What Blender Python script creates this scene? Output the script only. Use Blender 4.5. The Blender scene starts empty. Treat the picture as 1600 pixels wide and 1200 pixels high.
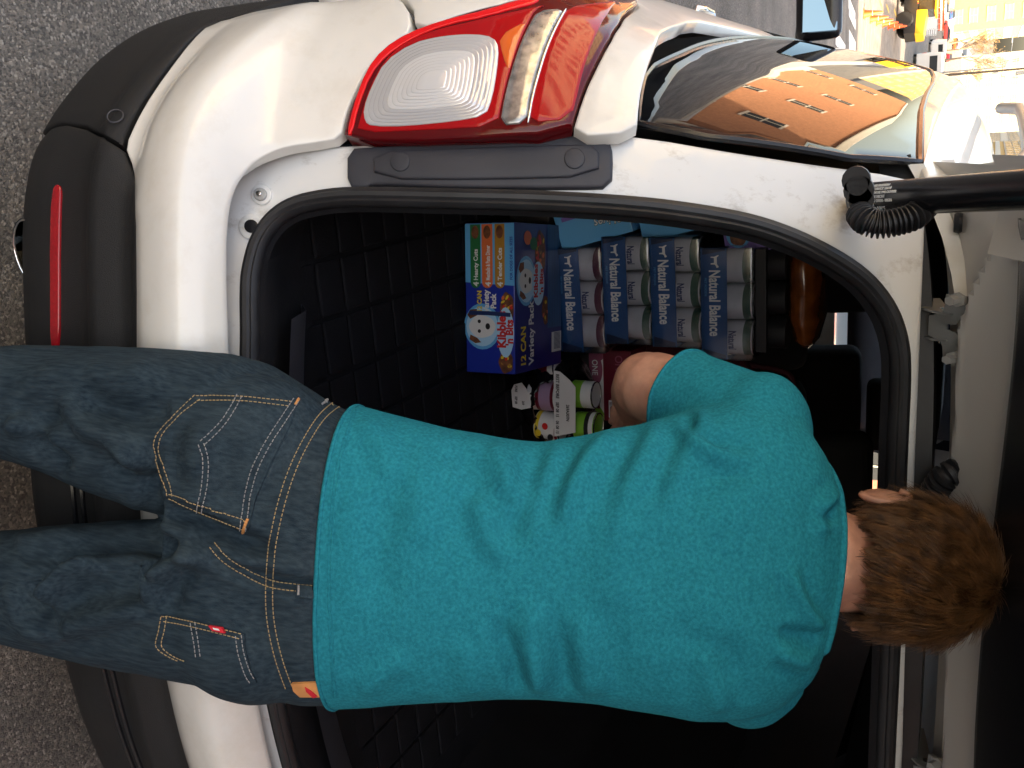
import bpy, bmesh, math, random
import numpy as np
from mathutils import Vector, Matrix, noise
from mathutils.bvhtree import BVHTree
from mathutils.geometry import delaunay_2d_cdt
R = math.radians
random.seed(4); rng = np.random.default_rng(4)
sc = bpy.context.scene
COL = sc.collection
# ---------------------------------------------------------------- camera, sky, sun, exposure
CAM = Vector((-0.69, -1.06, 1.64)); YAW, PITCH, ROLL, FPX = R(17.0), R(26.6), R(3.5), 1452.0
F0 = Vector((math.sin(YAW), math.cos(YAW), 0)); R0 = Vector((math.cos(YAW), -math.sin(YAW), 0)); ZZ = Vector((0, 0, 1))
FW = F0*math.cos(PITCH) - ZZ*math.sin(PITCH); U0 = F0*math.sin(PITCH) + ZZ*math.cos(PITCH)
RT = R0*math.cos(ROLL) + U0*math.sin(ROLL); UP = U0*math.cos(ROLL) - R0*math.sin(ROLL)
cd = bpy.data.cameras.new('camera'); cam = bpy.data.objects.new('camera', cd); COL.objects.link(cam)
cd.sensor_width = 36; cd.lens = FPX/1600*36; cd.clip_start = 0.02; cd.clip_end = 3000
m3 = Matrix((UP, -RT, -FW)).transposed()          # the phone was held upright: the long side of the picture points up
cam.matrix_world = Matrix.Translation(CAM) @ m3.to_4x4()
sc.camera = cam
SUN_AZ, SUN_EL = math.atan2(0.80, -0.60), R(36)   # from behind and to the right of the car
w = bpy.data.worlds.new('World'); sc.world = w; w.use_nodes = True
nt = w.node_tree; bg = nt.nodes['Background']; sky = nt.nodes.new('ShaderNodeTexSky'); sky.sky_type = 'NISHITA'
sky.sun_disc = False; sky.sun_elevation = SUN_EL; sky.sun_rotation = SUN_AZ; sky.dust_density = 5.0; sky.ozone_density = 0.3; sky.air_density = 1.0
nt.links.new(sky.outputs[0], bg.inputs[0]); bg.inputs[1].default_value = 0.125
sl = bpy.data.lights.new('sun', 'SUN'); sl.energy = 2.8; sl.angle = R(0.53); sl.color = (1.0, 0.93, 0.82)
so = bpy.data.objects.new('sun', sl); COL.objects.link(so)
sv = Vector((math.sin(SUN_AZ)*math.cos(SUN_EL), math.cos(SUN_AZ)*math.cos(SUN_EL), math.sin(SUN_EL)))
so.rotation_euler = (sv).to_track_quat('Z', 'Y').to_euler(); so.location = sv*50
sc.view_settings.view_transform = 'Standard'; sc.view_settings.look = 'None'; sc.view_settings.gamma = 1
sc.view_settings.exposure = 2.75
sc.view_settings.use_white_balance = True; sc.view_settings.white_balance_temperature = 8200; sc.view_settings.white_balance_tint = 10   # the phone balanced for open shade
# ---------------------------------------------------------------- measuring helpers (photograph pixel -> place in the scene)
def ray(x, y): return FW + RT*((y-600)/FPX) + UP*((x-800)/FPX)
def atZ(x, y, z): d = ray(x, y); return CAM + d*((z-CAM.z)/d.z)
def atY(x, y, Y): d = ray(x, y); return CAM + d*((Y-CAM.y)/d.y)
def atX(x, y, X): d = ray(x, y); return CAM + d*((X-CAM.x)/d.x)
def atF(x, y, f): d = ray(x, y); return CAM + d*(f/d.dot(F0))
def proj(p):
    d = Vector(p)-CAM; D = d.dot(FW); return 800+FPX*d.dot(UP)/D, 600+FPX*d.dot(RT)/D
# ---------------------------------------------------------------- objects
def tag(o, label=None, cat=None, group=None, kind=None):
    if label: o['label'] = label
    if cat: o['category'] = cat
    if group: o['group'] = group
    if kind: o['kind'] = kind
    return o
def empty(name, loc=(0, 0, 0), rz=0, label=None, cat=None, group=None):
    o = bpy.data.objects.new(name, None); COL.objects.link(o); o.location = loc; o.rotation_euler = (0, 0, rz); o.empty_display_size = .1
    return tag(o, label, cat, group)
def obj(name, verts, faces, mat, parent=None, smooth=False, mats=None, idx=None):
    me = bpy.data.meshes.new(name); me.from_pydata([tuple(v) for v in verts], [], faces); me.update()
    return obm(name, me, mat, parent, smooth, mats, idx)
def obm(name, me, mat, parent=None, smooth=False, mats=None, idx=None):
    for m in (mats or [mat]): me.materials.append(m)
    if idx is not None: me.polygons.foreach_set('material_index', idx)
    if smooth: me.polygons.foreach_set('use_smooth', [True]*len(me.polygons))
    o = bpy.data.objects.new(name, me); COL.objects.link(o)
    if parent is not None: o.parent = parent
    return o
def bmo(name, bm, mat, parent=None, smooth=False, loc=None):
    me = bpy.data.meshes.new(name); bm.to_mesh(me); bm.free()
    o = obm(name, me, mat, parent, smooth)
    if loc is not None: o.location = loc
    return o
def dup(o, parent=None, **kw):
    c = o.copy(); COL.objects.link(c)
    if parent is not None: c.parent = parent
    for ch in o.children: dup(ch, c)
    return c
def boxbm(bm, lo, hi, bev=0, seg=2):
    lo, hi = Vector(lo), Vector(hi)
    b2 = bmesh.new(); r = bmesh.ops.create_cube(b2, size=1)
    for v in b2.verts: v.co = Vector((lo[i]+(v.co[i]+.5)*(hi[i]-lo[i]) for i in range(3)))
    if bev: bmesh.ops.bevel(b2, geom=b2.edges[:], offset=bev, segments=seg, affect='EDGES', profile=.6)
    me = bpy.data.meshes.new('t'); b2.to_mesh(me); b2.free(); bm.from_mesh(me); bpy.data.meshes.remove(me)
def box(name, lo, hi, mat, parent=None, bev=0.0, seg=2, smooth=None):
    bm = bmesh.new(); boxbm(bm, lo, hi, bev, seg)
    return bmo(name, bm, mat, parent, False)
def lathe(name, prof, mat, parent=None, seg=20, axis='Z', smooth=True, loc=None, cap=True):
    vs, fs = [], []
    for r, z in prof:
        for k in range(seg):
            a = 2*math.pi*k/seg
            p = (r*math.cos(a), r*math.sin(a), z)
            vs.append(p if axis == 'Z' else (p[0], p[2], p[1]) if axis == 'Y' else (p[2], p[0], p[1]))
    n = len(prof)
    for i in range(n-1):
        for k in range(seg): fs.append((i*seg+k, i*seg+(k+1) % seg, (i+1)*seg+(k+1) % seg, (i+1)*seg+k))
    if cap: fs.append(tuple(range(seg))[::-1]); fs.append(tuple((n-1)*seg+k for k in range(seg)))
    o = obj(name, vs, fs, mat, parent, smooth)
    if smooth: sharp(o)
    if loc is not None: o.location = loc
    return o
def sharp(o, ang=35):
    me = o.data; bm = bmesh.new(); bm.from_mesh(me); bmesh.ops.recalc_face_normals(bm, faces=bm.faces)
    for e in bm.edges:
        if len(e.link_faces) == 2 and e.calc_face_angle(0) > R(ang): e.smooth = False
    bm.to_mesh(me); bm.free(); return o
def catmull(pts, n=8, closed=False):
    P = [Vector(p) for p in pts]; out = []; N = len(P)
    rngi = range(N if closed else N-1)
    for i in rngi:
        g = (lambda k: P[k % N]) if closed else (lambda k: P[max(0, min(N-1, k))])
        a, b, c, d = g(i-1), g(i), g(i+1), g(i+2)
        for k in range(n):
            t = k/n
            out.append(.5*((2*b) + (c-a)*t + (2*a-5*b+4*c-d)*t*t + (3*b-a-3*c+d)*t**3))
    if not closed: out.append(P[-1])
    return out
def sweep(pts, prof, closed=False, up=None, scale=None, capped=True):
    """loft a 2-D profile (list of (a,b)) along points; a runs sideways, b along up"""
    P = [Vector(p) for p in pts]; N = len(P); vs, fs = [], []; m = len(prof)
    nrm = Vector(up) if up is not None else None; prev = None
    for i in range(N):
        t = (P[(i+1) % N]-P[i-1]) if closed else (P[min(N-1, i+1)]-P[max(0, i-1)])
        t.normalize()
        if nrm is not None: b = nrm - t*nrm.dot(t)
        elif prev is None:
            b = Vector((0, 0, 1)) if abs(t.z) < .9 else Vector((0, 1, 0)); b = b-t*b.dot(t)
        else: b = prev - t*prev.dot(t)
        b.normalize(); prev = b; a = t.cross(b); s = 1 if scale is None else scale[i]
        for (p, q) in prof: vs.append(P[i]+a*p*s+b*q*s)
    for i in range(N if closed else N-1):
        for k in range(m): fs.append((i*m+k, i*m+(k+1) % m, ((i+1) % N)*m+(k+1) % m, ((i+1) % N)*m+k))
    if capped and not closed: fs.append(tuple(range(m))[::-1]); fs.append(tuple((N-1)*m+k for k in range(m)))
    return vs, fs
def circ(r, n=10): return [(r*math.cos(2*math.pi*k/n), r*math.sin(2*math.pi*k/n)) for k in range(n)]
def tube(name, pts, r, mat, parent=None, n=10, closed=False, scale=None, up=None, prof=None):
    vs, fs = sweep(pts, prof or circ(r, n), closed, up, scale)
    return sharp(obj(name, vs, fs, mat, parent, True), 50)
def join(parts):
    vs, fs = [], []
    for v, f in parts:
        o = len(vs); vs += list(v); fs += [tuple(i+o for i in q) for q in f]
    return vs, fs
# ---------------------------------------------------------------- materials
def mat(name, col, rough=.5, metal=0, coat=0, spec=.5, var=0, vscale=20, bump=0, bscale=200, col2=None, dirt=None, ior=None, emis=0, alpha=None, detail=4, distort=0, stretch=None):
    m = bpy.data.materials.new(name); m.use_nodes = True; t = m.node_tree; b = t.nodes['Principled BSDF']
    b.inputs['Base Color'].default_value = (*col, 1); b.inputs['Roughness'].default_value = rough; b.inputs['Metallic'].default_value = metal
    b.inputs['Coat Weight'].default_value = coat; b.inputs['Coat Roughness'].default_value = .03; b.inputs['Specular IOR Level'].default_value = spec
    if ior: b.inputs['IOR'].default_value = ior
    if alpha is not None: b.inputs['Alpha'].default_value = alpha
    tc = t.nodes.new('ShaderNodeTexCoord'); src = tc.outputs['Object']
    if stretch:
        mp = t.nodes.new('ShaderNodeMapping'); mp.inputs['Scale'].default_value = stretch; t.links.new(src, mp.inputs[0]); src = mp.outputs[0]
    cur = None
    if var or col2:
        n = t.nodes.new('ShaderNodeTexNoise'); n.inputs['Scale'].default_value = vscale; n.inputs['Detail'].default_value = detail; n.inputs['Distortion'].default_value = distort
        t.links.new(src, n.inputs['Vector'])
        r = t.nodes.new('ShaderNodeValToRGB'); r.color_ramp.elements[0].position = .32; r.color_ramp.elements[1].position = .68
        c2 = col2 or tuple(min(1, c*(1+var)) for c in col); c1 = col if col2 else tuple(c*(1-var) for c in col)
        r.color_ramp.elements[0].color = (*c1, 1); r.color_ramp.elements[1].color = (*c2, 1)
        t.links.new(n.outputs['Fac'], r.inputs[0]); cur = r.outputs[0]; t.links.new(cur, b.inputs['Base Color'])
    if dirt:
        dcol, dscale, lo, hi = dirt
        n = t.nodes.new('ShaderNodeTexNoise'); n.inputs['Scale'].default_value = dscale; n.inputs['Detail'].default_value = 8; n.inputs['Roughness'].default_value = .7
        t.links.new(src, n.inputs['Vector'])
        r = t.nodes.new('ShaderNodeValToRGB'); r.color_ramp.elements[0].position = lo; r.color_ramp.elements[1].position = hi
        t.links.new(n.outputs['Fac'], r.inputs[0])
        mx = t.nodes.new('ShaderNodeMix'); mx.data_type = 'RGBA'; t.links.new(r.outputs[0], mx.inputs[0])
        if cur: t.links.new(cur, mx.inputs[6])
        else: mx.inputs[6].default_value = (*col, 1)
        mx.inputs[7].default_value = (*dcol, 1); t.links.new(mx.outputs[2], b.inputs['Base Color'])
    if bump:
        n = t.nodes.new('ShaderNodeTexNoise'); n.inputs['Scale'].default_value = bscale; n.inputs['Detail'].default_value = 3
        t.links.new(src, n.inputs['Vector'])
        bp = t.nodes.new('ShaderNodeBump'); bp.inputs['Strength'].default_value = bump; bp.inputs['Distance'].default_value = .002
        t.links.new(n.outputs['Fac'], bp.inputs['Height']); t.links.new(bp.outputs[0], b.inputs['Normal'])
    if emis: b.inputs['Emission Color'].default_value = (*col, 1); b.inputs['Emission Strength'].default_value = emis
    return m
def glassy(name, col, mixv, rough=.02):
    """tinted see-through sheet: transparent tint under a gloss"""
    m = bpy.data.materials.new(name); m.use_nodes = True; t = m.node_tree; t.nodes.clear()
    out = t.nodes.new('ShaderNodeOutputMaterial'); tr = t.nodes.new('ShaderNodeBsdfTransparent'); gl = t.nodes.new('ShaderNodeBsdfGlossy')
    tr.inputs[0].default_value = (*col, 1); gl.inputs['Roughness'].default_value = rough
    fr = t.nodes.new('ShaderNodeFresnel'); fr.inputs[0].default_value = 1.5
    ad = t.nodes.new('ShaderNodeMath'); ad.operation = 'ADD'; ad.inputs[1].default_value = mixv; t.links.new(fr.outputs[0], ad.inputs[0])
    mx = t.nodes.new('ShaderNodeMixShader'); t.links.new(ad.outputs[0], mx.inputs[0]); t.links.new(tr.outputs[0], mx.inputs[1]); t.links.new(gl.outputs[0], mx.inputs[2])
    t.links.new(mx.outputs[0], out.inputs[0]); return m
M = {}
M['white'] = mat('car_white', (.80, .78, .725), .32, coat=.7, dirt=((.66, .61, .52), 7, .48, .85))
M['jamb'] = mat('jamb_white', (.76, .76, .74), .35, coat=.5, dirt=((.30, .24, .17), 22, .56, .84), stretch=(1, 1, .45))
M['plastic'] = mat('black_plastic', (.014, .014, .0145), .6, spec=.35, bump=.5, bscale=900, var=.15, vscale=6)
M['gloss_black'] = mat('gloss_black', (.012, .012, .014), .25)
M['trim'] = mat('grey_trim', (.035, .036, .045), .48, bump=.3, bscale=1200, var=.15, vscale=9)
M['lining'] = mat('boot_lining', (.010, .010, .012), .8, spec=.2, bump=.4, bscale=700, var=.2, vscale=9)
M['hinge_steel'] = mat('hinge_steel', (.26, .26, .255), .35, metal=.5)
M['rubber'] = mat('rubber', (.016, .016, .018), .5, var=.3, vscale=25)
M['fabric_dark'] = mat('dark_fabric', (.012, .012, .014), .9, bump=.6, bscale=500)
M['mat'] = mat('load_mat', (.006, .006, .008), .75, spec=.22, bump=.4, bscale=300, var=.3, vscale=12)
M['red_lens'] = mat('red_lens', (.42, .004, .008), .09, coat=.2, spec=.35)
M['red_dark'] = mat('red_lens_deep', (.11, .002, .004), .09, coat=.2, spec=.35)
M['red_bright'] = mat('red_reflector_strip', (.85, .01, .015), .1, coat=.2, spec=.35)
M['clear_lens'] = mat('clear_lens', (.66, .66, .67), .12, metal=.35, coat=1.0)
M['lamp_bowl'] = mat('lamp_bowl', (.88, .88, .88), .18, metal=.35, coat=1.0)
M['indicator'] = mat('indicator_lens', (.42, .41, .40), .2, metal=.7, coat=.6, var=.35, vscale=90)
M['mirror'] = mat('mirror_glass', (.17, .25, .30), .03, metal=1)
M['chrome'] = mat('chrome', (.80, .80, .80), .08, metal=1)
M['amber'] = mat('amber_lens', (.75, .13, .02), .1, coat=1)
M['glass_dark'] = mat('privacy_glass', (.006, .007, .009), .02, spec=.5, ior=1.45)
M['glass_tint'] = glassy('tinted_glass', (.25, .24, .22), .02)
M['glass_clear'] = glassy('windscreen_glass', (.75, .8, .78), .02)
M['steel'] = mat('painted_steel', (.42, .42, .41), .4, metal=.2)
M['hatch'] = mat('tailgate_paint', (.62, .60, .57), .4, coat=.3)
M['tyre'] = mat('tyre', (.02, .02, .02), .8, bump=.4, bscale=120)
M['reflector'] = mat('red_reflector', (.36, .008, .014), .2, coat=.5, var=.15, vscale=200)
M['label_white'] = mat('label_print', (.75, .75, .75), .5)
# ---------------------------------------------------------------- curved sheets and the panels cut from them
class Surf:
    def __init__(s, f, a0, a1, na, b0, b1, nb):
        s.f = f; s.a = (a0, a1, na); s.b = (b0, b1, nb)
        vs = [f(a0+(a1-a0)*i/na, b0+(b1-b0)*j/nb) for i in range(na+1) for j in range(nb+1)]
        fs = []
        for i in range(na):
            for j in range(nb):
                q = i*(nb+1)+j; fs += [(q, q+1, q+nb+2), (q, q+nb+2, q+nb+1)]
        s.vs = vs; s.fs = fs; s.nb = nb; s.bvh = BVHTree.FromPolygons(vs, fs)
    def hit(s, x, y):
        d = ray(x, y).normalized(); loc, n, i, _ = s.bvh.ray_cast(CAM, d)
        if loc is None:
            loc, n, i, _ = s.bvh.find_nearest(CAM+d*1.6)
        tri = s.fs[i]; P = [s.vs[k] for k in tri]
        a0, a1, na = s.a; b0, b1, nb = s.b
        ab = [Vector((a0+(a1-a0)*(k//(nb+1))/na, b0+(b1-b0)*(k % (nb+1))/nb)) for k in tri]
        v0, v1, v2 = P[1]-P[0], P[2]-P[0], loc-P[0]
        d00, d01, d11, d20, d21 = v0.dot(v0), v0.dot(v1), v1.dot(v1), v2.dot(v0), v2.dot(v1)
        den = d00*d11-d01*d01
        if abs(den) < 1e-18: return ab[0]
        v = (d11*d20-d01*d21)/den; w_ = (d00*d21-d01*d20)/den
        return ab[0]*(1-v-w_)+ab[1]*v+ab[2]*w_
    def poly(s, px): return [s.hit(*p) for p in px]
    def nrm(s, a, b, e=.004):
        n = (s.f(a+e, b)-s.f(a-e, b)).cross(s.f(a, b+e)-s.f(a, b-e))
        n.normalize()
        if n.dot(Vector((-.25 if a < 0 else .25, -1, .3))) < 0: n = -n
        return n
def inside(poly, pts):
    x, y = pts[:, 0], pts[:, 1]; c = np.zeros(len(pts), bool); n = len(poly)
    for i in range(n):
        x1, y1 = poly[i]; x2, y2 = poly[(i+1) % n]
        if y1 == y2: continue
        k = ((y1 > y) != (y2 > y)) & (x < (x2-x1)*(y-y1)/(y2-y1)+x1); c ^= k
    return c
def resample(poly, h):
    out = []
    for i in range(len(poly)):
        a, b = Vector(poly[i]), Vector(poly[(i+1) % len(poly)]); n = max(1, int(round((b-a).length/h)))
        out += [a+(b-a)*k/n for k in range(n)]
    return out
def chaikin(poly, it=1, q=.25):
    for _ in range(it):
        out = []
        for i in range(len(poly)):
            a, b = Vector(poly[i]), Vector(poly[(i+1) % len(poly)]); out += [a+(b-a)*q, a+(b-a)*(1-q)]
        poly = out
    return poly
def area2(p): return sum(p[i][0]*p[(i+1) % len(p)][1]-p[(i+1) % len(p)][0]*p[i][1] for i in range(len(p)))
def inset(p, d):
    out = []; n = len(p)
    for i in range(n):
        a, b, c = p[i-1], p[i], p[(i+1) % n]
        t1 = (b-a).normalized() if (b-a).length > 1e-9 else Vector((1, 0)); t2 = (c-b).normalized() if (c-b).length > 1e-9 else t1
        nn = Vector((-t1.y-t2.y, t1.x+t2.x))
        if nn.length < 1e-6: nn = Vector((-t1.y, t1.x))
        nn.normalize(); k = max(.45, nn.dot(Vector((-t1.y, t1.x))))
        out.append(b+nn*(d/k))
    return out
def panel(name, S, poly, mt, parent, off=0.0, thick=.012, er=.003, h=.018, round_=1, holes=(), func=None):
    """cut a closed outline out of a curved sheet and give it rounded, returned edges"""
    def prep(p, ccw):
        p = chaikin([Vector(q) for q in p], round_) if round_ else [Vector(q) for q in p]
        p = resample(p, h*.8)
        if (area2(p) > 0) != ccw: p = p[::-1]
        return p
    loops = [prep(poly, True)]+[prep(q, False) for q in holes]
    V2, depth, edges, rims = [], [], [], []
    for lp in loops:
        rings = []
        for (ins, dp) in ((0, er), (er*.3, er*.3), (er, 0)):
            r = inset(lp, ins) if ins else lp
            k0 = len(V2); V2 += r; depth += [dp]*len(r); n = len(r); rings.append((k0, n))
            edges += [(k0+i, k0+(i+1) % n) for i in range(n)]
        rims.append(rings[0])
    A = np.array([tuple(v) for v in loops[0]]); lo, hi = A.min(0), A.max(0)
    gx, gy = np.meshgrid(np.arange(lo[0]+h/2, hi[0], h), np.arange(lo[1]+h/2, hi[1], h)); G = np.stack([gx.ravel(), gy.ravel()], 1)
    G = G+rng.uniform(-.0005, .0005, G.shape)
    def clear(G):
        k = inside(loops[0], G)
        for q in loops[1:]: k &= ~inside(q, G)
        B = np.array([tuple(v) for lp in loops for v in lp])
        for c in range(0, len(G), 4000):
            d = ((G[c:c+4000, None, :]-B[None])**2).sum(2).min(1); k[c:c+4000] &= d > (er+h*.45)**2
        return G[k]
    if len(G): 
        G = clear(G); V2 += [Vector(g) for g in G]; depth += [0]*len(G)
    r = delaunay_2d_cdt(V2, edges, [], 0, 1e-6)
    nv, nf, ov = r[0], r[2], r[3]
    T = np.array([[sum(nv[i][k] for i in f)/3 for k in (0, 1)] for f in nf])
    keep = inside(loops[0], T)
    for q in loops[1:]: keep &= ~inside(q, T)
    first = {}
    vs = []; dep = []
    for i, v in enumerate(nv):
        src = ov[i]; d = min((depth[k] for k in src), default=0) if src else 0
        for k in src: first[k] = i
        p = S.f(v[0], v[1]); n = S.nrm(v[0], v[1])
        if func: d -= func(v[0], v[1])
        vs.append(p+n*(off-d))
    fs = []
    for f, kp in zip(nf, keep):
        if not kp: continue
        f = tuple(f); fn = (vs[f[1]]-vs[f[0]]).cross(vs[f[2]]-vs[f[0]])
        c = nv[f[0]]
        fs.append(f if fn.dot(S.nrm(c[0], c[1])) > 0 else f[::-1])
    for (k0, n) in rims:
        base = len(vs)
        for i in range(n):
            v = V2[k0+i]; vs.append(S.f(v.x, v.y)+S.nrm(v.x, v.y)*(off-er-thick))
        for i in range(n):
            a, b = first.get(k0+i), first.get(k0+(i+1) % n)
            if a is None or b is None: continue
            fs.append((a, base+i, base+(i+1) % n, b))
    o = obj(name, vs, fs, mt, parent, True)
    bm = bmesh.new(); bm.from_mesh(o.data)
    bmesh.ops.delete(bm, geom=[v for v in bm.verts if not v.link_faces], context='VERTS')
    for e in bm.edges:
        if len(e.link_faces) == 2 and e.calc_face_angle(0) > R(50): e.smooth = False
    bm.to_mesh(o.data); bm.free()
    return o
_pc = {}
def lerp_tab(tab, z):
    """smooth monotone curve through a table"""
    k = id(tab)
    if k not in _pc:
        X = [t[0] for t in tab]; Y = [t[1] for t in tab]; h = [X[i+1]-X[i] for i in range(len(X)-1)]; d = [(Y[i+1]-Y[i])/h[i] for i in range(len(h))]; m = [d[0]]
        for i in range(1, len(d)):
            if d[i-1]*d[i] <= 0: m.append(0.0)
            else: w1, w2 = 2*h[i]+h[i-1], h[i]+2*h[i-1]; m.append((w1+w2)/(w1/d[i-1]+w2/d[i]))
        m.append(d[-1]); _pc[k] = (X, Y, h, m)
    X, Y, h, m = _pc[k]
    if z <= X[0]: return Y[0]
    if z >= X[-1]: return Y[-1]
    i = 0
    while z > X[i+1]: i += 1
    t = (z-X[i])/h[i]; t2, t3 = t*t, t*t*t
    return (2*t3-3*t2+1)*Y[i]+(t3-2*t2+t)*h[i]*m[i]+(-2*t3+3*t2)*Y[i+1]+(t3-t2)*h[i]*m[i+1]
def lettering(name, txt, size, mt, parent, mtx, xs=1.0, bold=0.0, align='LEFT', ext=.0004, shear=0):
    cu = bpy.data.curves.new('txt', 'FONT'); cu.body = txt; cu.size = size; cu.offset = bold; cu.extrude = ext; cu.align_x = align; cu.resolution_u = 3; cu.shear = shear
    o = bpy.data.objects.new('txt', cu); COL.objects.link(o); dg = bpy.context.evaluated_depsgraph_get()
    me = bpy.data.meshes.new_from_object(o.evaluated_get(dg)); bpy.data.objects.remove(o); bpy.data.curves.remove(cu)
    me.transform(mtx @ Matrix.Diagonal((xs, 1, 1, 1))); me.materials.clear()
    return obm(name, me, mt, parent)
def frame(o, ex, ey):
    ex, ey = Vector(ex).normalized(), Vector(ey).normalized(); ez = ex.cross(ey)
    m = Matrix((ex, ey, ez)).transposed().to_4x4(); m.translation = Vector(o); return m
# ---------------------------------------------------------------- ground and street
ROAD = [(-60, 0.6), (-8, 0), (6, 0), (22, -1.2), (54, -4.9), (100, -6.6), (200, -8.6), (320, -9.2), (2500, -9.2)]
def road_z(y): return lerp_lin(ROAD, y)
def lerp_lin(tab, z):
    if z <= tab[0][0]: return tab[0][1]
    for (z0, v0), (z1, v1) in zip(tab, tab[1:]):
        if z <= z1: return v0+(v1-v0)*(z-z0)/(z1-z0)
    return tab[-1][1]
def ground(x, y):
    d = ray(x, y); t = 0.5; st = .5
    for _ in range(6000):
        p = CAM+d*t
        if p.z < road_z(p.y): break
        t += max(.02, .004*t)
    return Vector((p.x, p.y, road_z(p.y)))
def asphalt():
    m = bpy.data.materials.new('asphalt'); m.use_nodes = True; t = m.node_tree; b = t.nodes['Principled BSDF']; b.inputs['Roughness'].default_value = .85
    tc = t.nodes.new('ShaderNodeTexCoord')
    def vor(s):
        v = t.nodes.new('ShaderNodeTexVoronoi'); v.inputs['Scale'].default_value = s; t.links.new(tc.outputs['Object'], v.inputs['Vector']); return v
    v1, v2 = vor(210), vor(480)
    rp = t.nodes.new('ShaderNodeValToRGB'); e = rp.color_ramp.elements; e[0].color = (.085, .078, .070, 1); e[1].color = (.36, .325, .28, 1); e[0].position = .1; e[1].position = .985
    for p, c in ((.35, (.145, .132, .117, 1)), (.6, (.165, .149, .130, 1)), (.85, (.225, .197, .165, 1))): q = e.new(p); q.color = c
    sp = t.nodes.new('ShaderNodeSeparateColor'); t.links.new(v1.outputs['Color'], sp.inputs[0]); t.links.new(sp.outputs[0], rp.inputs[0])
    n = t.nodes.new('ShaderNodeTexNoise'); n.inputs['Scale'].default_value = 1.3; n.inputs['Detail'].default_value = 6; t.links.new(tc.outputs['Object'], n.inputs['Vector'])
    r2 = t.nodes.new('ShaderNodeMapRange'); r2.inputs['From Min'].default_value = .3; r2.inputs['From Max'].default_value = .7; r2.inputs['To Min'].default_value = .60; r2.inputs['To Max'].default_value = 1.35; t.links.new(n.outputs['Fac'], r2.inputs[0])
    mu = t.nodes.new('ShaderNodeMix'); mu.data_type = 'RGBA'; mu.blend_type = 'MULTIPLY'; mu.inputs[0].default_value = 1
    t.links.new(rp.outputs[0], mu.inputs[6]); t.links.new(r2.outputs[0], mu.inputs[7]); t.links.new(mu.outputs[2], b.inputs['Base Color'])
    ad = t.nodes.new('ShaderNodeMath'); ad.operation = 'ADD'; t.links.new(v1.outputs['Distance'], ad.inputs[0]); t.links.new(v2.outputs['Distance'], ad.inputs[1])
    bp = t.nodes.new('ShaderNodeBump'); bp.inputs['Strength'].default_value = .9; bp.inputs['Distance'].default_value = .003; bp.invert = True
    t.links.new(ad.outputs[0], bp.inputs['Height']); t.links.new(bp.outputs[0], b.inputs['Normal']); return m
M['asphalt'] = asphalt()
def sheet(name, x0, x1, ys, dz, mt, label=None):
    vs, fs = [], []
    for y in ys: vs += [(x0, y, road_z(y)+dz), (x1, y, road_z(y)+dz)]
    for i in range(len(ys)-1): fs.append((2*i, 2*i+1, 2*i+3, 2*i+2))
    o = obj(name, vs, fs, mt); return tag(o, label, kind='structure')
YS = [-400, -60, -30, -8, -2, 6, 14, 22, 38, 54, 77, 100, 150, 200, 320, 2500]
M['earth'] = mat('earth', (.10, .09, .075), .9, var=.3, vscale=.4)
M['concrete'] = mat('pavement_concrete', (.33, .32, .30), .85, var=.15, vscale=3)
M['paint'] = mat('road_paint', (.72, .71, .68), .7, var=.15, vscale=8)
M['paint_yellow'] = mat('road_paint_yellow', (.62, .40, .05), .7, var=.15, vscale=8)
sheet('ground', -1500, 1500, YS, -.16, M['earth'])
sheet('road', -15, 1.75, YS, 0, M['asphalt'])
def pavement(name, x0, x1):
    vs, fs = [], []
    for y in YS:
        z = road_z(y); vs += [(x0, y, z-.15), (x0, y, z+.12), (x1, y, z+.12), (x1, y, z-.15)]
    for i in range(len(YS)-1):
        for k in range(3): fs.append((4*i+k, 4*i+4+k, 4*i+5+k, 4*i+1+k))
    tag(obj(name, vs, fs, M['concrete']), kind='structure')
pavement('pavement_right', 1.75, 5.0); pavement('pavement_left', -19.0, -15.0)

# ---------------------------------------------------------------- the car
car = empty('parked_car', (0, 0, 0), 0, 'white five-door car with its tailgate raised and its boot full of pet food', 'car')
PL = [(0, -.217), (-.2, -.208), (-.44, -.165), (-.60, -.132), (-.69, -.100), (-.745, -.062), (-.80, -.002), (-.86, .085), (-.905, .19), (-.930, .33), (-.936, .7), (-.932, 1.6), (-.925, 3.0), (-.86, 3.6), (-.6, 3.95), (0, 4.05)]
_d = catmull([(x, y, 0) for x, y in PL], 24); _s = [0.0]
for a, b in zip(_d, _d[1:]): _s.append(_s[-1]+(b-a).length)
_s = np.array(_s); _x = np.array([p.x for p in _d]); _y = np.array([p.y for p in _d])
SMAX = float(_s[-1])
def plan(s):
    sg = 1 if s > 0 else -1; q = abs(s)
    x, y = np.interp(q, _s, _x), np.interp(q, _s, _y)
    x2, y2 = np.interp(q+.02, _s, _x), np.interp(q+.02, _s, _y); x1, y1 = np.interp(max(0, q-.02), _s, _x), np.interp(max(0, q-.02), _s, _y)
    if q < .02: x1, y1 = -x2, y2
    t = Vector((x2-x1, y2-y1)); t.normalize(); n = Vector((-t.y, t.x))
    if sg > 0: x = -x; n.x = -n.x
    return x, y, n
ER = [(.20, -.10), (.30, -.03), (.36, .004), (.40, .012), (.46, .010), (.50, .012), (.53, .030), (.575, .004), (.582, .006), (.61, .024), (.65, .040), (.70, .047), (.725, .036), (.75, -.028), (.80, -.055), (.87, -.085), (1.0, -.115), (1.2, -.165), (1.35, -.22)]
EF = [(.20, -.06), (.30, -.01), (.40, .01), (.56, .008), (.70, .006), (.85, .004), (.95, .0), (1.03, -.014), (1.09, -.040), (1.13, -.066), (1.17, -.095), (1.35, -.18)]
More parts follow.
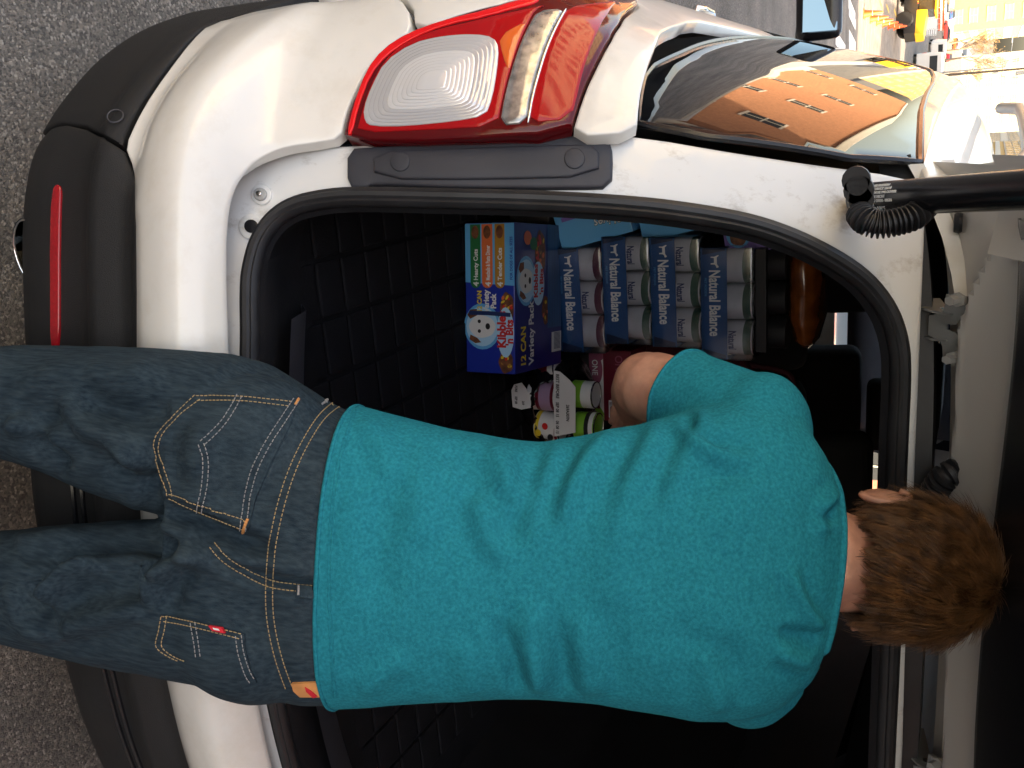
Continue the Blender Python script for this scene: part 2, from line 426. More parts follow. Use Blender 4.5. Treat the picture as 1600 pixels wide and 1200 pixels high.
def skin(s, z):
    x, y, n = plan(s); q = abs(s)
    wt = min(1, max(0, (q-.68)/.42)); wt = wt*wt*(3-2*wt)
    e = lerp_tab(ER, z)*(1-wt)+lerp_tab(EF, z)*wt
    return Vector((x+n.x*e, y+n.y*e, z))
S = Surf(skin, -2.6, 2.6, 260, .2, 1.35, 92)
def mir(poly): return [Vector((-p[0], p[1])) for p in poly]
def half(px): return S.poly(px)
# outlines on the outer skin, measured on the left, mirrored to the right
wb = S.poly([(378, 0), (330, 35), (290, 75), (250, 128), (215, 185), (196, 229)])
wb2 = S.poly([(201, 246), (209, 280), (212, 330), (213, 430), (213, 540)])
zc = .578
lowb = [Vector((-2.6, .50)), Vector((-1.7, .52)), Vector((-1.25, .66)), Vector((-1.15, .66))]+wb+wb2
lowb = [p for p in lowb]
seam_up = S.poly([(356, 560), (352, 400), (356, 330), (363, 300), (376, 276), (392, 257), (411, 244), (430, 235), (450, 229), (490, 223), (537, 219)])
light_lo = S.poly([(537, 219), (543, 185), (556, 150), (585, 95), (620, 65), (640, 55)])
cover = wb2[::-1]+wb[::-1]+[Vector((-1.02, .68)), Vector((-1.05, .84)), Vector((-1.0, .90))]+[light_lo[-1]+Vector((-.008, 0))]+[p+Vector((-.004, -.004)) for p in light_lo[::-1][1:]]+[Vector((p.x, p.y)) for p in seam_up[::-1][1:]]
zt = seam_up[0].y
cov = [Vector((0, zc))]+cover+[Vector((0, zt))]
cov = cov+mir(cov)[::-1][1:-1]
panel('bumper_cover', S, cov, M['white'], car, thick=.02, er=.003, h=.02, round_=1)
# quarter panel, D-pillar and door skin
GREL = .155
quarter = [light_lo[-1]+Vector((-.010, .006)), Vector((-1.004, .905)), Vector((-1.055, .845)), Vector((-1.045, .70)), Vector((-1.13, .72)), Vector((-1.25, .74)), Vector((-1.40, .70)), Vector((-1.75, .55)), Vector((-2.6, .53)), Vector((-2.6, 1.15))]
# tail light: outline, then the pieces inside it
TL = S.poly([(537, 219), (543, 185), (556, 150), (585, 95), (640, 55), (720, 26), (800, 8), (860, -8), (930, -22), (1012, -18), (985, 18), (960, 52), (932, 100), (908, 150), (890, 213), (700, 224)])
pil_in = S.poly([(893, 213), (911, 152), (935, 102), (963, 54), (988, 20), (1018, -18)])
pil_out = S.poly([(995, 206), (998, 160), (1010, 108), (1026, 70), (1050, 42), (1100, 31), (1200, 52), (1300, 86), (1380, 116), (1432, 140)])
q2 = [p for p in quarter]
top_l = [S.hit(930, -26), S.hit(860, -12), S.hit(800, 4), S.hit(720, 22)]
qpoly = q2[:-1]+[Vector((-2.6, 1.12)), Vector((-2.2, 1.125)), Vector((-1.8, 1.135)), Vector((-1.58, 1.143))]+pil_out[4::-1]+pil_in+[Vector((-1.342, 1.10))]+top_l
for sg in (-1, 1):
    f = (lambda p: p) if sg < 0 else mir
    o = panel('quarter_panel', S, f(qpoly), M['white'], car, thick=.02, er=.003, h=.02)
    tl = panel('tail_light', S, f(TL), M['red_dark'], car, off=.006, thick=.04, er=.006, h=.012)
    pz = lambda L: f(S.poly([(500+x/2.857, y/2.857) for x, y in L]))
    panel('red_lens', S, pz([(170, 600), (190, 530), (230, 400), (290, 290), (380, 205), (520, 150), (700, 110), (850, 75), (960, 50), (1010, 45), (960, 60), (925, 130), (868, 270), (826, 420), (796, 575), (500, 590)]), M['red_lens'], tl, off=.0075, thick=.004, er=.002, h=.008)
    panel('red_lens', S, pz([(930, 560), (950, 430), (976, 335), (1005, 240), (1065, 110), (1100, 55), (1240, 35), (1330, 25), (1255, 120), (1200, 240), (1160, 380), (1120, 545)]), M['red_lens'], tl, off=.0075, thick=.004, er=.002, h=.008)
    panel('light_strip', S, pz([(128, 612), (160, 480), (215, 330), (290, 235), (400, 165), (560, 110), (760, 65), (900, 20), (985, 5), (965, 35), (900, 52), (760, 92), (560, 132), (410, 192), (305, 262), (235, 345), (180, 490), (152, 608)]), M['red_bright'], tl, off=.0085, thick=.004, er=.0015, h=.008)
    cl = [(203, 500), (240, 400), (300, 290), (420, 210), (560, 178), (700, 170), (780, 185), (803, 230), (795, 330), (775, 450), (745, 530), (600, 555), (400, 575), (240, 575), (210, 555)]
    cx, cy = 520, 390
    for k, sc_ in enumerate((1.0, .93, .86, .79, .72, .65, .58, .51, .44, .37, .30, .23)):
        panel('reversing_lens', S, pz([(cx+(x-cx)*sc_, cy+(y-cy)*sc_) for x, y in cl]), M['clear_lens'] if k < 5 else M['lamp_bowl'], tl, off=.009+k*.0007, thick=.004, er=.0016, h=.008)
    panel('indicator_lens', S, pz([(805, 572), (830, 420), (872, 270), (930, 130), (965, 70), (1085, 60), (1058, 110), (1000, 240), (970, 340), (945, 430), (925, 562)]), M['indicator'], tl, off=.0085, thick=.004, er=.003, h=.008)
    panel('indicator_edge', S, pz([(925, 562), (945, 430), (970, 340), (1000, 240), (1058, 110), (1085, 62), (1096, 62), (1068, 115), (1012, 245), (982, 345), (957, 435), (937, 562)]), M['chrome'], tl, off=.0092, thick=.004, er=.001, h=.008)
    panel('amber_lens', S, pz([(800, 180), (925, 110), (895, 180), (868, 262), (845, 340), (815, 260)]), M['amber'], tl, off=.0082, thick=.004, er=.002, h=.008)
# black lower bumper: corner piece and rear valance
seamc = S.poly([(196, 232), (160, 212), (120, 191)])
corner = [Vector((-1.7, .505)), Vector((-1.4, .60)), Vector((-1.27, .655)), Vector((-1.14, .655))]+[p+Vector((0, -.004)) for p in wb]+[p+Vector((-.002, 0)) for p in seamc]+[Vector((seamc[-1].x-.002, .30)), Vector((-1.05, .28)), Vector((-1.12, .36)), Vector((-1.2, .52)), Vector((-1.3, .58)), Vector((-1.45, .55)), Vector((-1.62, .38)), Vector((-1.7, .30))]
for sg in (-1, 1):
    c = panel('bumper_corner', S, corner if sg < 0 else mir(corner), M['plastic'], car, thick=.03, er=.004, h=.02)
    h0 = S.hit(181, 183); h0 = h0 if sg < 0 else Vector((-h0.x, h0.y))
    p0, n0 = S.f(h0.x, h0.y), S.nrm(h0.x, h0.y)
    t0 = n0.cross(Vector((0, 0, 1))).normalized(); u0 = t0.cross(n0)
    tube('sensor_ring', [p0+n0*.002+(t0*math.cos(a)+u0*math.sin(a))*.011 for a in [k*math.pi/10 for k in range(20)]], .0012, M['trim'], c, 6, True)
val = [Vector((0, zc-.003))]+[p+Vector((0, -.003)) for p in wb2[::-1]]+[p+Vector((.002, 0)) for p in seamc]+[Vector((seamc[-1].x+.004, .36)), Vector((-.70, .335)), Vector((-.5, .33)), Vector((-.3, .33)), Vector((0, .33))]
val = val+mir(val)[::-1][1:-1]
panel('rear_valance', S, val, M['plastic'], car, thick=.05, er=.005, h=.02)
for sg in (-1, 1):
    rp = S.poly([(81, 560), (81, 400), (84, 298), (90, 288), (97, 292), (98, 310), (96, 400), (95, 560)])
    panel('reflector', S, rp if sg < 0 else mir(rp), M['reflector'], car, off=.004, thick=.006, er=.002, h=.012)
tag_ = None
for z_ in (.455, .475):
    tube('valance_rib', [S.f(s_, z_)+S.nrm(s_, z_)*.002 for s_ in np.linspace(-.38, .38, 40)], .004, M['gloss_black'], car, 6)
ex = atZ(50, 392, .345)
for sg in (-1, 1):
    x_ = ex.x*(1 if sg < 0 else -1)
    pts = [Vector((x_, ex.y-.005+d, .345)) for d in (0, .12, .3)]
    n_ = 24; pr = [(.05*math.cos(2*math.pi*k/n_), .034*math.sin(2*math.pi*k/n_)) for k in range(n_)]
    vs, fs = sweep(pts, pr, capped=False); vi, fi = sweep([p+Vector((0, .001, 0)) for p in pts], [(a*.92, b*.90) for a, b in pr], capped=False)
    n0_ = len(vs); lip = [(k, (k+1) % n_, n0_+(k+1) % n_, n0_+k) for k in range(n_)]
    v_, f_ = join([(vs, fs), (vi, [q[::-1] for q in fi])]); obj('exhaust_tip', v_, f_+lip, M['chrome'], car, True)
# underbody, so that nothing shines through
box('underbody', (-.80, .10, .24), (.80, 3.8, .34), M['gloss_black'], car, .02)
# ---- jamb round the opening
GJ = [(.60, -.02), (.74, 0), (.80, .012), (.90, .035), (1.0, .062), (1.1, .098), (1.2, .14), (1.3, .19), (1.4, .25), (1.5, .315), (1.6, .39), (1.7, .47)]
def jam(x, z): return Vector((x, .32*x*x-.182+lerp_tab(GJ, z)+.10*max(0, abs(x)-.52)*(z > .7), z))
J = Surf(jam, -.82, .82, 164, .60, 1.7, 110)
hole_l = J.poly([(385, 560), (383, 450), (388, 410), (400, 370), (425, 335), (460, 312), (510, 301), (560, 297), (700, 300), (850, 303), (1000, 312), (1100, 325), (1180, 340), (1250, 365), (1310, 395), (1360, 430), (1395, 475), (1412, 520), (1418, 570), (1412, 690)])
hole_l = [p for p in hole_l if p.x < -.02]
hb, ht = hole_l[0].y, hole_l[-1].y+.003
hole = [Vector((0, hb))]+hole_l+[Vector((0, ht))]; hole = hole+mir(hole)[::-1][1:-1]
out_l = J.poly([(364, 560), (359, 400), (363, 330), (382, 277), (414, 246), (452, 234), (542, 225), (700, 222), (890, 215), (960, 214), (995, 210), (1200, 245), (1437, 277), (1449, 300), (1446, 420)])
out_l = [p for p in out_l if p.x < -.02]
out_l = [Vector((p.x, p.y-(.035 if i < 4 else .02 if i < 5 else 0))) for i, p in enumerate(out_l)]
outp = [Vector((0, out_l[0].y))]+out_l+[Vector((0, out_l[-1].y+.006))]; outp = outp+mir(outp)[::-1][1:-1]
panel('boot_jamb', J, outp, M['jamb'], car, off=0, thick=.03, er=.006, h=.02, holes=[hole])
# rubber seal, and the trim lining behind it
hr = resample(chaikin(hole, 2), .02)
if area2(hr) < 0: hr = hr[::-1]
def ring(p, d, off): return [J.f(q.x, q.y)+J.nrm(q.x, q.y)*off for q in inset(p, d)]
pr = [(a*.72, b*.8) for a, b in ((-.016, -.012), (.012, -.014), (.019, -.004), (.018, .006), (.012, .012), (.007, .010), (.003, .014), (-.005, .015), (-.010, .010), (-.016, .008))]
seal_pts = ring(hr, .009, .004)
vs, fs = [], []; N = len(seal_pts)
for i in range(N):
    t = (seal_pts[(i+1) % N]-seal_pts[i-1]).normalized(); n = J.nrm(hr[i].x, hr[i].y); a = n.cross(t).normalized()
    for p, q in pr: vs.append(seal_pts[i]+a*p+n*q)
m_ = len(pr)
for i in range(N):
    for k in range(m_): fs.append((i*m_+k, i*m_+(k+1) % m_, ((i+1) % N)*m_+(k+1) % m_, ((i+1) % N)*m_+k))
sharp(obj('weather_seal', vs, fs, M['rubber'], car, True), 40)
FLOOR = .70
lin = [ring(hr, .018, .002), ring(hr, .024, -.010)]
r2, r3, r4 = [], [], []
for q in inset(hr, .024):
    p = J.f(q.x, q.y); side = max(0, min(1, (q.y-hb-.03)/.10)); top = max(0, min(1, (q.y-(ht-.22))/.2)); k_ = 1+.13*side*(1-top)
    zf = lambda lo: q.y if q.y > hb+.12 else FLOOR-.014+(q.y-FLOOR+.014)*side*lo
    r2.append(Vector((q.x*(1+.07*side*(1-top)), p.y+.075, q.y-.03*(1-side))))
    r3.append(Vector((q.x*k_, max(p.y+.16, .12), zf(.9))))
    r4.append(Vector((q.x*k_, 2.6, zf(.8))))
lin += [r2, r3, r4]; vs = [p for r_ in lin for p in r_]; fs = []
for j in range(len(lin)-1):
    for i in range(N): 
        a_, b_ = hr[i], hr[(i+1) % N]; mz = (a_.y+b_.y)/2; mx_ = (a_.x+b_.x)/2
        if j == 3 and mx_ > .3 and mz > 1.22 and mz < 1.46: continue      # opening of the right quarter window
        fs.append((j*N+i, j*N+(i+1) % N, (j+1)*N+(i+1) % N, (j+1)*N+i))
sharp(obj('boot_lining', vs, fs, M['lining'], car, True), 45)
# scuff plate on the sill
pl = [J.f(x_, hb+.03) for x_ in np.linspace(-.46, .46, 31)]
vs = []
for p in pl: vs += [p+Vector((0, .045, .004)), p+Vector((0, .105, -.018)), p+Vector((0, .15, FLOOR+.012-p.z)), p+Vector((0, .15, FLOOR-.02-p.z))]
fs = [(4*i+k, 4*i+4+k, 4*i+5+k, 4*i+1+k) for i in range(30) for k in range(3)]
sharp(obj('scuff_plate', vs, [f[::-1] for f in fs], M['trim'], car, True), 30)
# load floor with its quilted pads
box('load_floor', (-.60, -.06, FLOOR-.03), (.60, 1.25, FLOOR), M['mat'], car)
pad = None
for i in range(12):
    for j in range(13):
        x_, y_ = -.565+i*.095, .06+j*.066
        if pad is None:
            bm = bmesh.new(); boxbm(bm, (-.044, -.030, 0), (.044, .030, .007), .004, 2); pad = bmo('mat_pad', bm, M['mat'], car)
            pad.location = (x_, y_, FLOOR)
        else:
            c = pad.copy(); COL.objects.link(c); c.location = (x_+rng.uniform(-.001, .001), y_, FLOOR-.0015*rng.random()); c.rotation_euler = (0, 0, rng.uniform(-.01, .01))
# seats, dash and far end of the cabin
for x_ in (-.30, .30):
    bm = bmesh.new(); boxbm(bm, (-.28, -.07, 0), (.28, .07, .56), .05, 4)
    s_ = bmo('rear_seat_back', bm, M['fabric_dark'], car, True, (x_, 1.32, .68)); s_.rotation_euler = (-.25, 0, 0)
    bm = bmesh.new(); boxbm(bm, (-.13, -.05, .0), (.13, .05, .15), .04, 4); h_ = bmo('head_rest', bm, M['fabric_dark'], s_, True, (0, -.0, .585))
for x_ in (-.38, .38):
    bm = bmesh.new(); boxbm(bm, (-.25, -.07, 0), (.25, .07, .66), .05, 4)
    s_ = bmo('front_seat_back', bm, M['fabric_dark'], car, True, (x_, 2.2, .62)); s_.rotation_euler = (-.2, 0, 0)
    bm = bmesh.new(); boxbm(bm, (-.13, -.05, .0), (.13, .05, .16), .04, 4); h_ = bmo('head_rest', bm, M['fabric_dark'], s_, True, (0, -.0, .68))
box('dashboard', (-.70, 2.75, .55), (.70, 3.05, 1.0), M['trim'], car, .04)
box('cabin_floor', (-.75, 1.26, .33), (.75, 2.95, .38), M['fabric_dark'], car)
# ---- side glass, roof
def gls(y, z):
    q = abs(y); xb = .697+.155*(1-math.exp(-(max(q, .05)-.13)/.45))+.022*min(1.2, max(0, q-.6)); u = z-1.15
    return xb-.25*u-.25*u*u
class GL(Surf):
    def nrm(s, a, b, e=.004):
        n = (s.f(a+e, b)-s.f(a-e, b)).cross(s.f(a, b+e)-s.f(a, b-e)).normalized()
        return n if n.x*s.sg > 0 else -n
GLL = GL(lambda y, z: Vector((-gls(y, z), y, z)), .05, 3.0, 200, 1.0, 1.75, 60); GLL.sg = -1
GLR = GL(lambda y, z: Vector((gls(y, z), y, z)), .05, 3.0, 200, 1.0, 1.75, 60); GLR.sg = 1
gback = GLL.poly([(995, 207), (997, 160), (1009, 110)])+[Vector((.55, 1.147))]
gtop = GLL.poly([(1437, 272), (1438, 215), (1440, 165)])
gp = gback+[Vector((.8, 1.135)), Vector((1.1, 1.128)), Vector((2.7, 1.09)), Vector((2.3, 1.38)), Vector((1.9, 1.475)), Vector((1.3, 1.518))]+gtop[::-1]
panel('side_window', GLL, gp, M['glass_dark'], car, off=.001, thick=.004, er=.002, h=.03)
panel('side_window', GLR, gp, M['glass_tint'], car, off=.001, thick=.004, er=.002, h=.03)
frame_p = [GLL.f(p.x, p.y)+Vector((-.001, 0, 0)) for p in resample(chaikin(gp, 1), .03)]
tube('window_trim', frame_p, .005, M['gloss_black'], car, 6, True)
panel('cant_rail', GLL, [(gtop[0].x-.012, gtop[0].y+.002), (gtop[1].x, gtop[1].y+.002), (gtop[2].x, gtop[2].y+.002), (1.3, 1.520), (1.9, 1.477), (2.3, 1.382), (2.3, 1.46), (1.9, 1.545), (1.3, 1.588), (.7, 1.600), (.34, 1.598), (.300, 1.585)], M['white'], car, off=.002, thick=.02, er=.004, h=.03)
# roof skin: from the top of the glass across to the other side
rv, rf = [], []; ny, nx = 24, 28
for i in range(ny+1):
    for k in range(nx+1):
        t = -1+2*k/nx; e = abs(t); y00 = .185+.34*(t*.61)**2; y = y00+(2.35-y00)*i/ny
        zt_ = 1.655+.02*math.sin(math.pi*min(1, (y-.2)/2.15))-.06*max(0, (y-1.7)/.65)**2-.012*max(0, 1-(y-.2)/.3)
        hw = gls(max(y, .25), 1.56)+.006
        x = t*hw; z = zt_-(zt_-1.560+.05*max(0, (y-1.5)/.8)**2)*(e**5)
        rv.append(Vector((x, y, z)))
for i in range(ny):
    for k in range(nx): q = i*(nx+1)+k; rf.append((q, q+1, q+nx+2, q+nx+1))
n0 = len(rv); rv += [p-Vector((0, 0, .02)) for p in rv[:n0]]
rf += [tuple(n0+i for i in q[::-1]) for q in rf[:ny*nx]]
rf += [(k, n0+k, n0+k+1, k+1) for k in range(nx)]
o = obj('roof', rv, rf, M['white'], car, True); sharp(o, 40)
for sg in (-1, 1):
    pts = [Vector((sg*(gls(max(y, .3), 1.57)-.075), y, 1.655+.045*min(1, max(0, (y-.5)/.25))*min(1, max(0, (2.1-y)/.25)))) for y in np.linspace(.5, 2.1, 30)]
    tube('roof_rail', pts, .016, M['steel'], car, 8)
# gutter between roof and tailgate
gut = [Vector((x_, .185+.35*x_*x_+.10*(x_/.62)**2*.2, 1.590-.05*(x_/.6)**4)) for x_ in np.linspace(-.60, .60, 40)]
tube('roof_gutter', [p+Vector((0, .045, -.010)) for p in gut], .03, M['rubber'], car, 8, prof=[(-.045, -.03), (.045, -.03), (.045, .012), (-.045, .012)], up=(0, 0, 1))
# windscreen, bonnet, front body
ws = [Vector((x_, y_, z_)) for (y_, z_) in ((2.35, 1.60), (3.05, 1.08)) for x_ in (-.62, .62)]
ws[2].x, ws[3].x = -.72, .72
obj('windscreen', ws, [(0, 1, 3, 2)], M['glass_clear'], car)
bv, bf = [], []
for i in range(11):
    y = 3.0+1.0*i/10; hw = .86-.20*(i/10)**3; z = 1.08-.05*(i/10)-.22*(i/10)**4
    for k in range(15):
        t = -1+2*k/14; bv.append((t*hw, y, z-.05*t**4))
for i in range(10):
    for k in range(14): q = i*15+k; bf.append((q, q+1, q+16, q+15))
obj('bonnet', bv, bf, M['white'], car, True)
fv, ff = [], []; ss = np.linspace(2.55, SMAX, 40)
full = [(-s_) for s_ in ss]+[s_ for s_ in ss[::-1]]
for s_ in full:
    for z in (.3, .5, .75, .95, 1.04): fv.append(skin(s_, z))
nn = len(full)
for i in range(nn-1):
    for k in range(4): q = i*5+k; ff.append((q, q+1, q+6, q+5))
obj('front_body', fv, ff, M['white'], car, True)
# wheels
for sg in (-1, 1):
    for y_ in (.62, 3.25):
        tprof = [(.20, -.10), (.30, -.11), (.335, -.09), (.345, -.04), (.345, .04), (.335, .09), (.30, .11), (.20, .10)]
        wl = lathe('wheel', tprof, M['tyre'], car, 32, 'X', loc=(sg*.80, y_, .345))
        lathe('rim', [(.06, .06), (.12, .085), (.19, .075), (.215, .10), (.222, .10), (.222, -.08)], M['steel'], wl, 24, 'X') if sg > 0 else lathe('rim', [(.06, -.06), (.12, -.085), (.19, -.075), (.215, -.10), (.222, -.10), (.222, .08)], M['steel'], wl, 24, 'X')
# door mirror
mc = atY(1280, 14, 2.42)
for sg in (-1, 1):
    bm = bmesh.new(); boxbm(bm, (-.12, -.03, -.075), (.12, .11, .075), .035, 4)
    for v in bm.verts:
        if v.co.y > .03: v.co.x *= .8; v.co.z *= .75
    mi = bmo('door_mirror', bm, M['gloss_black'], car, True, (mc.x*(1 if sg < 0 else -1)-.02*(-sg), 2.42, mc.z))
    bm = bmesh.new(); boxbm(bm, (-.10, -.034, -.058), (.10, -.028, .058), .004, 2)
    for v in bm.verts: v.co.x += .0
    g_ = bmo('mirror_glass', bm, M['mirror'], mi, False); g_.rotation_euler = (R(-13), 0, R(4)*sg)
    p_ = Vector((-sg*-.10, .05, -.04)); tube('mirror_arm', [p_+Vector((-sg*.03*-1*-1, 0, -.0)), Vector((sg*-.16, .08, -.07))], .03, M['gloss_black'], mi, 8)
for sg in (-1, 1):
    for s_ in (1.45, 2.35):
        p_ = skin(sg*s_, .93); tube('door_handle', [p_+Vector((sg*.004, 0, 0)), p_+Vector((sg*.03, .02, 0)), p_+Vector((sg*.034, .10, 0)), p_+Vector((sg*.03, .18, 0)), p_+Vector((sg*.004, .20, 0))], .009, M['chrome'], car, 8)
# ---- black cover strip beside the tail light, with its two plugs
def strip(px): return J.poly(px)
st = strip([(546, 297), (546, 236), (590, 233), (700, 228), (890, 217), (905, 214), (952, 224), (958, 245), (956, 296), (900, 298), (700, 296), (585, 291), (575, 297)])
for sg in (-1, 1):
    f = (lambda p: p) if sg < 0 else mir
    b_ = panel('pillar_cover', J, f(st), M['trim'], car, off=.010, thick=.02, er=.004, h=.012)
    panel('cover_face', J, f(strip([(590, 285), (588, 243), (700, 238), (890, 232), (936, 232), (936, 281), (760, 286)])), M['trim'], b_, off=.0145, thick=.006, er=.003, h=.012)
    for (cx, cy, r_) in ((631, 260, 15), (898, 255, 16)):
        panel('round_plug', J, f(strip([(cx+r_*math.cos(a), cy+r_*math.sin(a)) for a in [k*math.pi/12 for k in range(24)]])), M['trim'], b_, off=.0165, thick=.004, er=.0012, h=.008, round_=0)
# bolt and drain hole in the white jamb corner; black disc paints the hole's shade
for sg in (-1, 1):
    for (cx, cy, r_, mt_, of, nm) in ((410, 305, 16, 'jamb', .004, 'washer'), (410, 306, 10, 'steel', .008, 'bolt_head'), (410, 306, 4.5, 'chrome', .011, 'bolt_socket'), (394, 355, 20, 'jamb', .0035, 'drain_hole_rim'), (395, 355, 10.5, 'gloss_black', .006, 'drain_hole_dark')):
        pp = strip([(cx+r_*math.cos(a), cy+r_*math.sin(a)) for a in [k*math.pi/10 for k in range(20)]])
        panel(nm, J, pp if sg < 0 else mir(pp), M[mt_], car, off=of, thick=.006, er=.0015, h=.01, round_=0)
# ---- tailgate, raised
HG = Vector((0, .235, 1.625))
tg = empty('tailgate', (0, 0, 0)); tg.parent = car
def tgp(x, d, n): # d metres back from the hinge line along the open gate, n below it (towards the boot)
    c, s_ = math.cos(R(30)), math.sin(R(30))
    y0 = HG.y+.35*x*x; 
    return Vector((x, y0-d*c-n*s_, HG.z-.045*(abs(x)/.6)**4+d*s_-n*c))
def tgrid(name, rows, xs, mt, th=.02):
    vs, fs = [], []
    for (d, n, hw) in rows:
        for t in xs: vs.append(tgp(t*hw, d, n))
    k = len(xs)
    for i in range(len(rows)-1):
        for j in range(k-1): fs.append((i*k+j, i*k+j+1, (i+1)*k+j+1, (i+1)*k+j))
    n0 = len(vs); vs += [v+Vector((0, th*.3, th)) for v in vs[:n0]]; fs2 = [tuple(n0+i for i in q[::-1]) for q in fs]
    rim = [(j, j+1, n0+j+1, n0+j) for j in range(k-1)]+[(n0-k+j, n0-k+j+1, 2*n0-k+j+1, 2*n0-k+j) for j in range(k-1)]
    rim += [(i*k, (i+1)*k, n0+(i+1)*k, n0+i*k) for i in range(len(rows)-1)]+[(i*k+k-1, (i+1)*k+k-1, n0+(i+1)*k+k-1, n0+i*k+k-1) for i in range(len(rows)-1)]
    return sharp(obj(name, vs, fs+fs2+rim, mt, tg, True), 35)
XS = list(np.linspace(-1, 1, 41))
def gate_n(x, d):
    e = .052+.010*math.sin(x*9)+max(0, abs(x)-.40)**1.5*2.2; t = min(1, max(0, (d-e)/.016)); return .016+.030*t*t*(3-2*t)
vs, fs = [], []; DR = [i*.0075 for i in range(31)]
for d in DR:
    for t in np.linspace(-1, 1, 81): vs.append(tgp(t*.61, d, gate_n(t*.61, d)))
for i in range(len(DR)-1):
    for k in range(80): q = i*81+k; fs.append((q, q+1, q+82, q+81))
n0 = len(vs); fs += [(k, k+1, n0+k+1, n0+k) for k in range(80)]; vs += [tgp(t*.61, 0, -.02) for t in np.linspace(-1, 1, 81)]
sharp(obj('gate_frame', vs, fs, M['hatch'], tg, True), 40)
def tgc(x, d, n): return tgp(x, d+.10*(x/.6)**2, n)
vs, fs = [], []; RW = [(.172, .044, .56), (.172, .060, .56), (.187, .066, .56), (.62, .05, .56), (.70, .06, .56)]
for d, n, hw in RW:
    for t in XS: vs.append(tgc(t*hw, d if d < .3 else d-.10*(t*hw/.6)**2, n))
for i in range(len(RW)-1):
    for k in range(40): q = i*41+k; fs.append((q, q+1, q+42, q+41))
sharp(obj('gate_inner_trim', vs, fs, M['gloss_black'], tg, True), 40)
tgrid('gate_skin', [(.0, -.03, .60), (.2, -.03, .62), (.7, -.03, .64), (.80, .0, .66), (1.0, .10, .64), (1.08, .16, .60)], XS, M['white'], .012)
for sg in (-1, 1):
    rows = [(.215, .046), (.40, .044), (.72, .05)]
    vs = []
    for d, n in rows:
        for t in (.52, .58, .625): vs.append(tgp(sg*t, d, n+(.03 if t == .52 else 0)))
    obj('gate_side_frame', vs, [(i*3+k, i*3+k+1, i*3+k+4, i*3+k+3) for i in range(2) for k in range(2)], M['hatch'], tg, True)
    p_ = tgp(sg*.535, .055, .020); lathe('rubber_plug', [(.0, -.006), (.012, -.006), (.014, 0), (.012, .004), (0, .004)], M['rubber'], tg, 16, loc=p_, cap=False)
tgrid('gate_lower_trim', [(.72, .062, .57), (.84, .09, .56), (1.02, .19, .54)], XS, M['plastic'], .02)
# hinges: a bent strap from the roof and its clevis, two bolts each
for hx in (-.408, .245):
    hg = empty('hinge', tgp(hx, .018, .018)); hg.parent = car; hg.scale = (.68, .95, .95)
    loc = lambda pts: [Vector(p) for p in pts]
    prof = [(-.017, -.0022), (.017, -.0022), (.017, .0022), (-.017, .0022)]
    tube('hinge_strap', loc([(-.028, .05, -.040), (-.028, -.012, -.028), (-.028, -.026, -.016), (-.026, -.040, .004)]), 0, M['hinge_steel'], hg, prof=prof, up=(1, 0, 0))
    tube('hinge_strap', loc([(.026, .05, -.040), (.026, -.012, -.028), (.026, -.026, -.016), (.024, -.036, .0)]), 0, M['hinge_steel'], hg, prof=prof, up=(1, 0, 0))
    tube('hinge_strap', loc([(-.030, .03, -.038), (0, .03, -.040), (.028, .03, -.038)]), 0, M['hinge_steel'], hg, prof=[(-.003, -.016), (.003, -.016), (.003, .016), (-.003, .016)], up=(0, .2, 1))
    tube('hinge_clevis', loc([(-.062, -.046, .002), (-.034, -.048, .000), (-.018, -.046, -.006), (-.012, -.036, -.020), (.012, -.036, -.020), (.018, -.046, -.006), (.034, -.048, .000), (.062, -.046, .002)]), 0, M['hinge_steel'], hg, prof=[(-.014, -.002), (.014, -.002), (.014, .002), (-.014, .002)], up=(0, -.9, -.3))
    tube('hinge_pin', loc([(-.034, -.030, -.014), (.034, -.030, -.014)]), .006, M['chrome'], hg, 10)
    for x_ in (-.056, .056):
        a_ = Vector((x_, -.052, .004))
        tube('hinge_bolt', [a_, a_+Vector((0, -.004, -.003)), a_+Vector((0, -.0041, -.0031)), a_+Vector((0, -.014, -.011))], .0085, M['steel'], hg, 6, scale=[1.6, 1.6, 1, 1])
# gas strut with its printed sleeve, and the corrugated wiring boot
sa = Vector(jam(-.575, 1.49))+Vector((0, -.035, .0)); sb = tgp(-.61, .5, .05)
sdir = (sb-sa).normalized(); se = sa+sdir*.33
stt = tube('gas_strut', [sa, sa+sdir*.012, sa+sdir*.016, se], .0205, M['gloss_black'], car, 24, scale=[.82, .95, 1, 1])
tube('strut_rod', [se, sb], .008, M['chrome'], stt, 12)
q_ = (CAM-sa); q_ = (q_-sdir*q_.dot(sdir)).normalized(); tdir = sdir.cross(q_)
for i_ in range(7):
    ang = -((i_-3)*.23+.05); nn_ = q_*math.cos(ang)+tdir*math.sin(ang); ey_ = tdir*math.cos(ang)-q_*math.sin(ang)
    if i_ == 0: lettering('strut_print', 'SUSPA LIFT', .0060, M['label_white'], stt, frame(sa+sdir*.040+nn_*.0213, sdir, nn_.cross(sdir)), 1.2, .0002)
    else: lettering('strut_print', ['', '02-0914', 'DO NOT OPEN - HIGH', 'PRESSURE NICHT', 'OEFFNEN NE PAS OUVRIR', 'HOCHDRUCK 520 N', 'HAUTE PRESSION'][i_], .0046, M['label_white'], stt, frame(sa+sdir*.042+nn_*.0213, sdir, nn_.cross(sdir)), 1.0, .0001)
tube('ball_joint', [sa+Vector((.0, .05, 0)), sa+Vector((0, .02, 0)), sa], .011, M['gloss_black'], stt, 12)
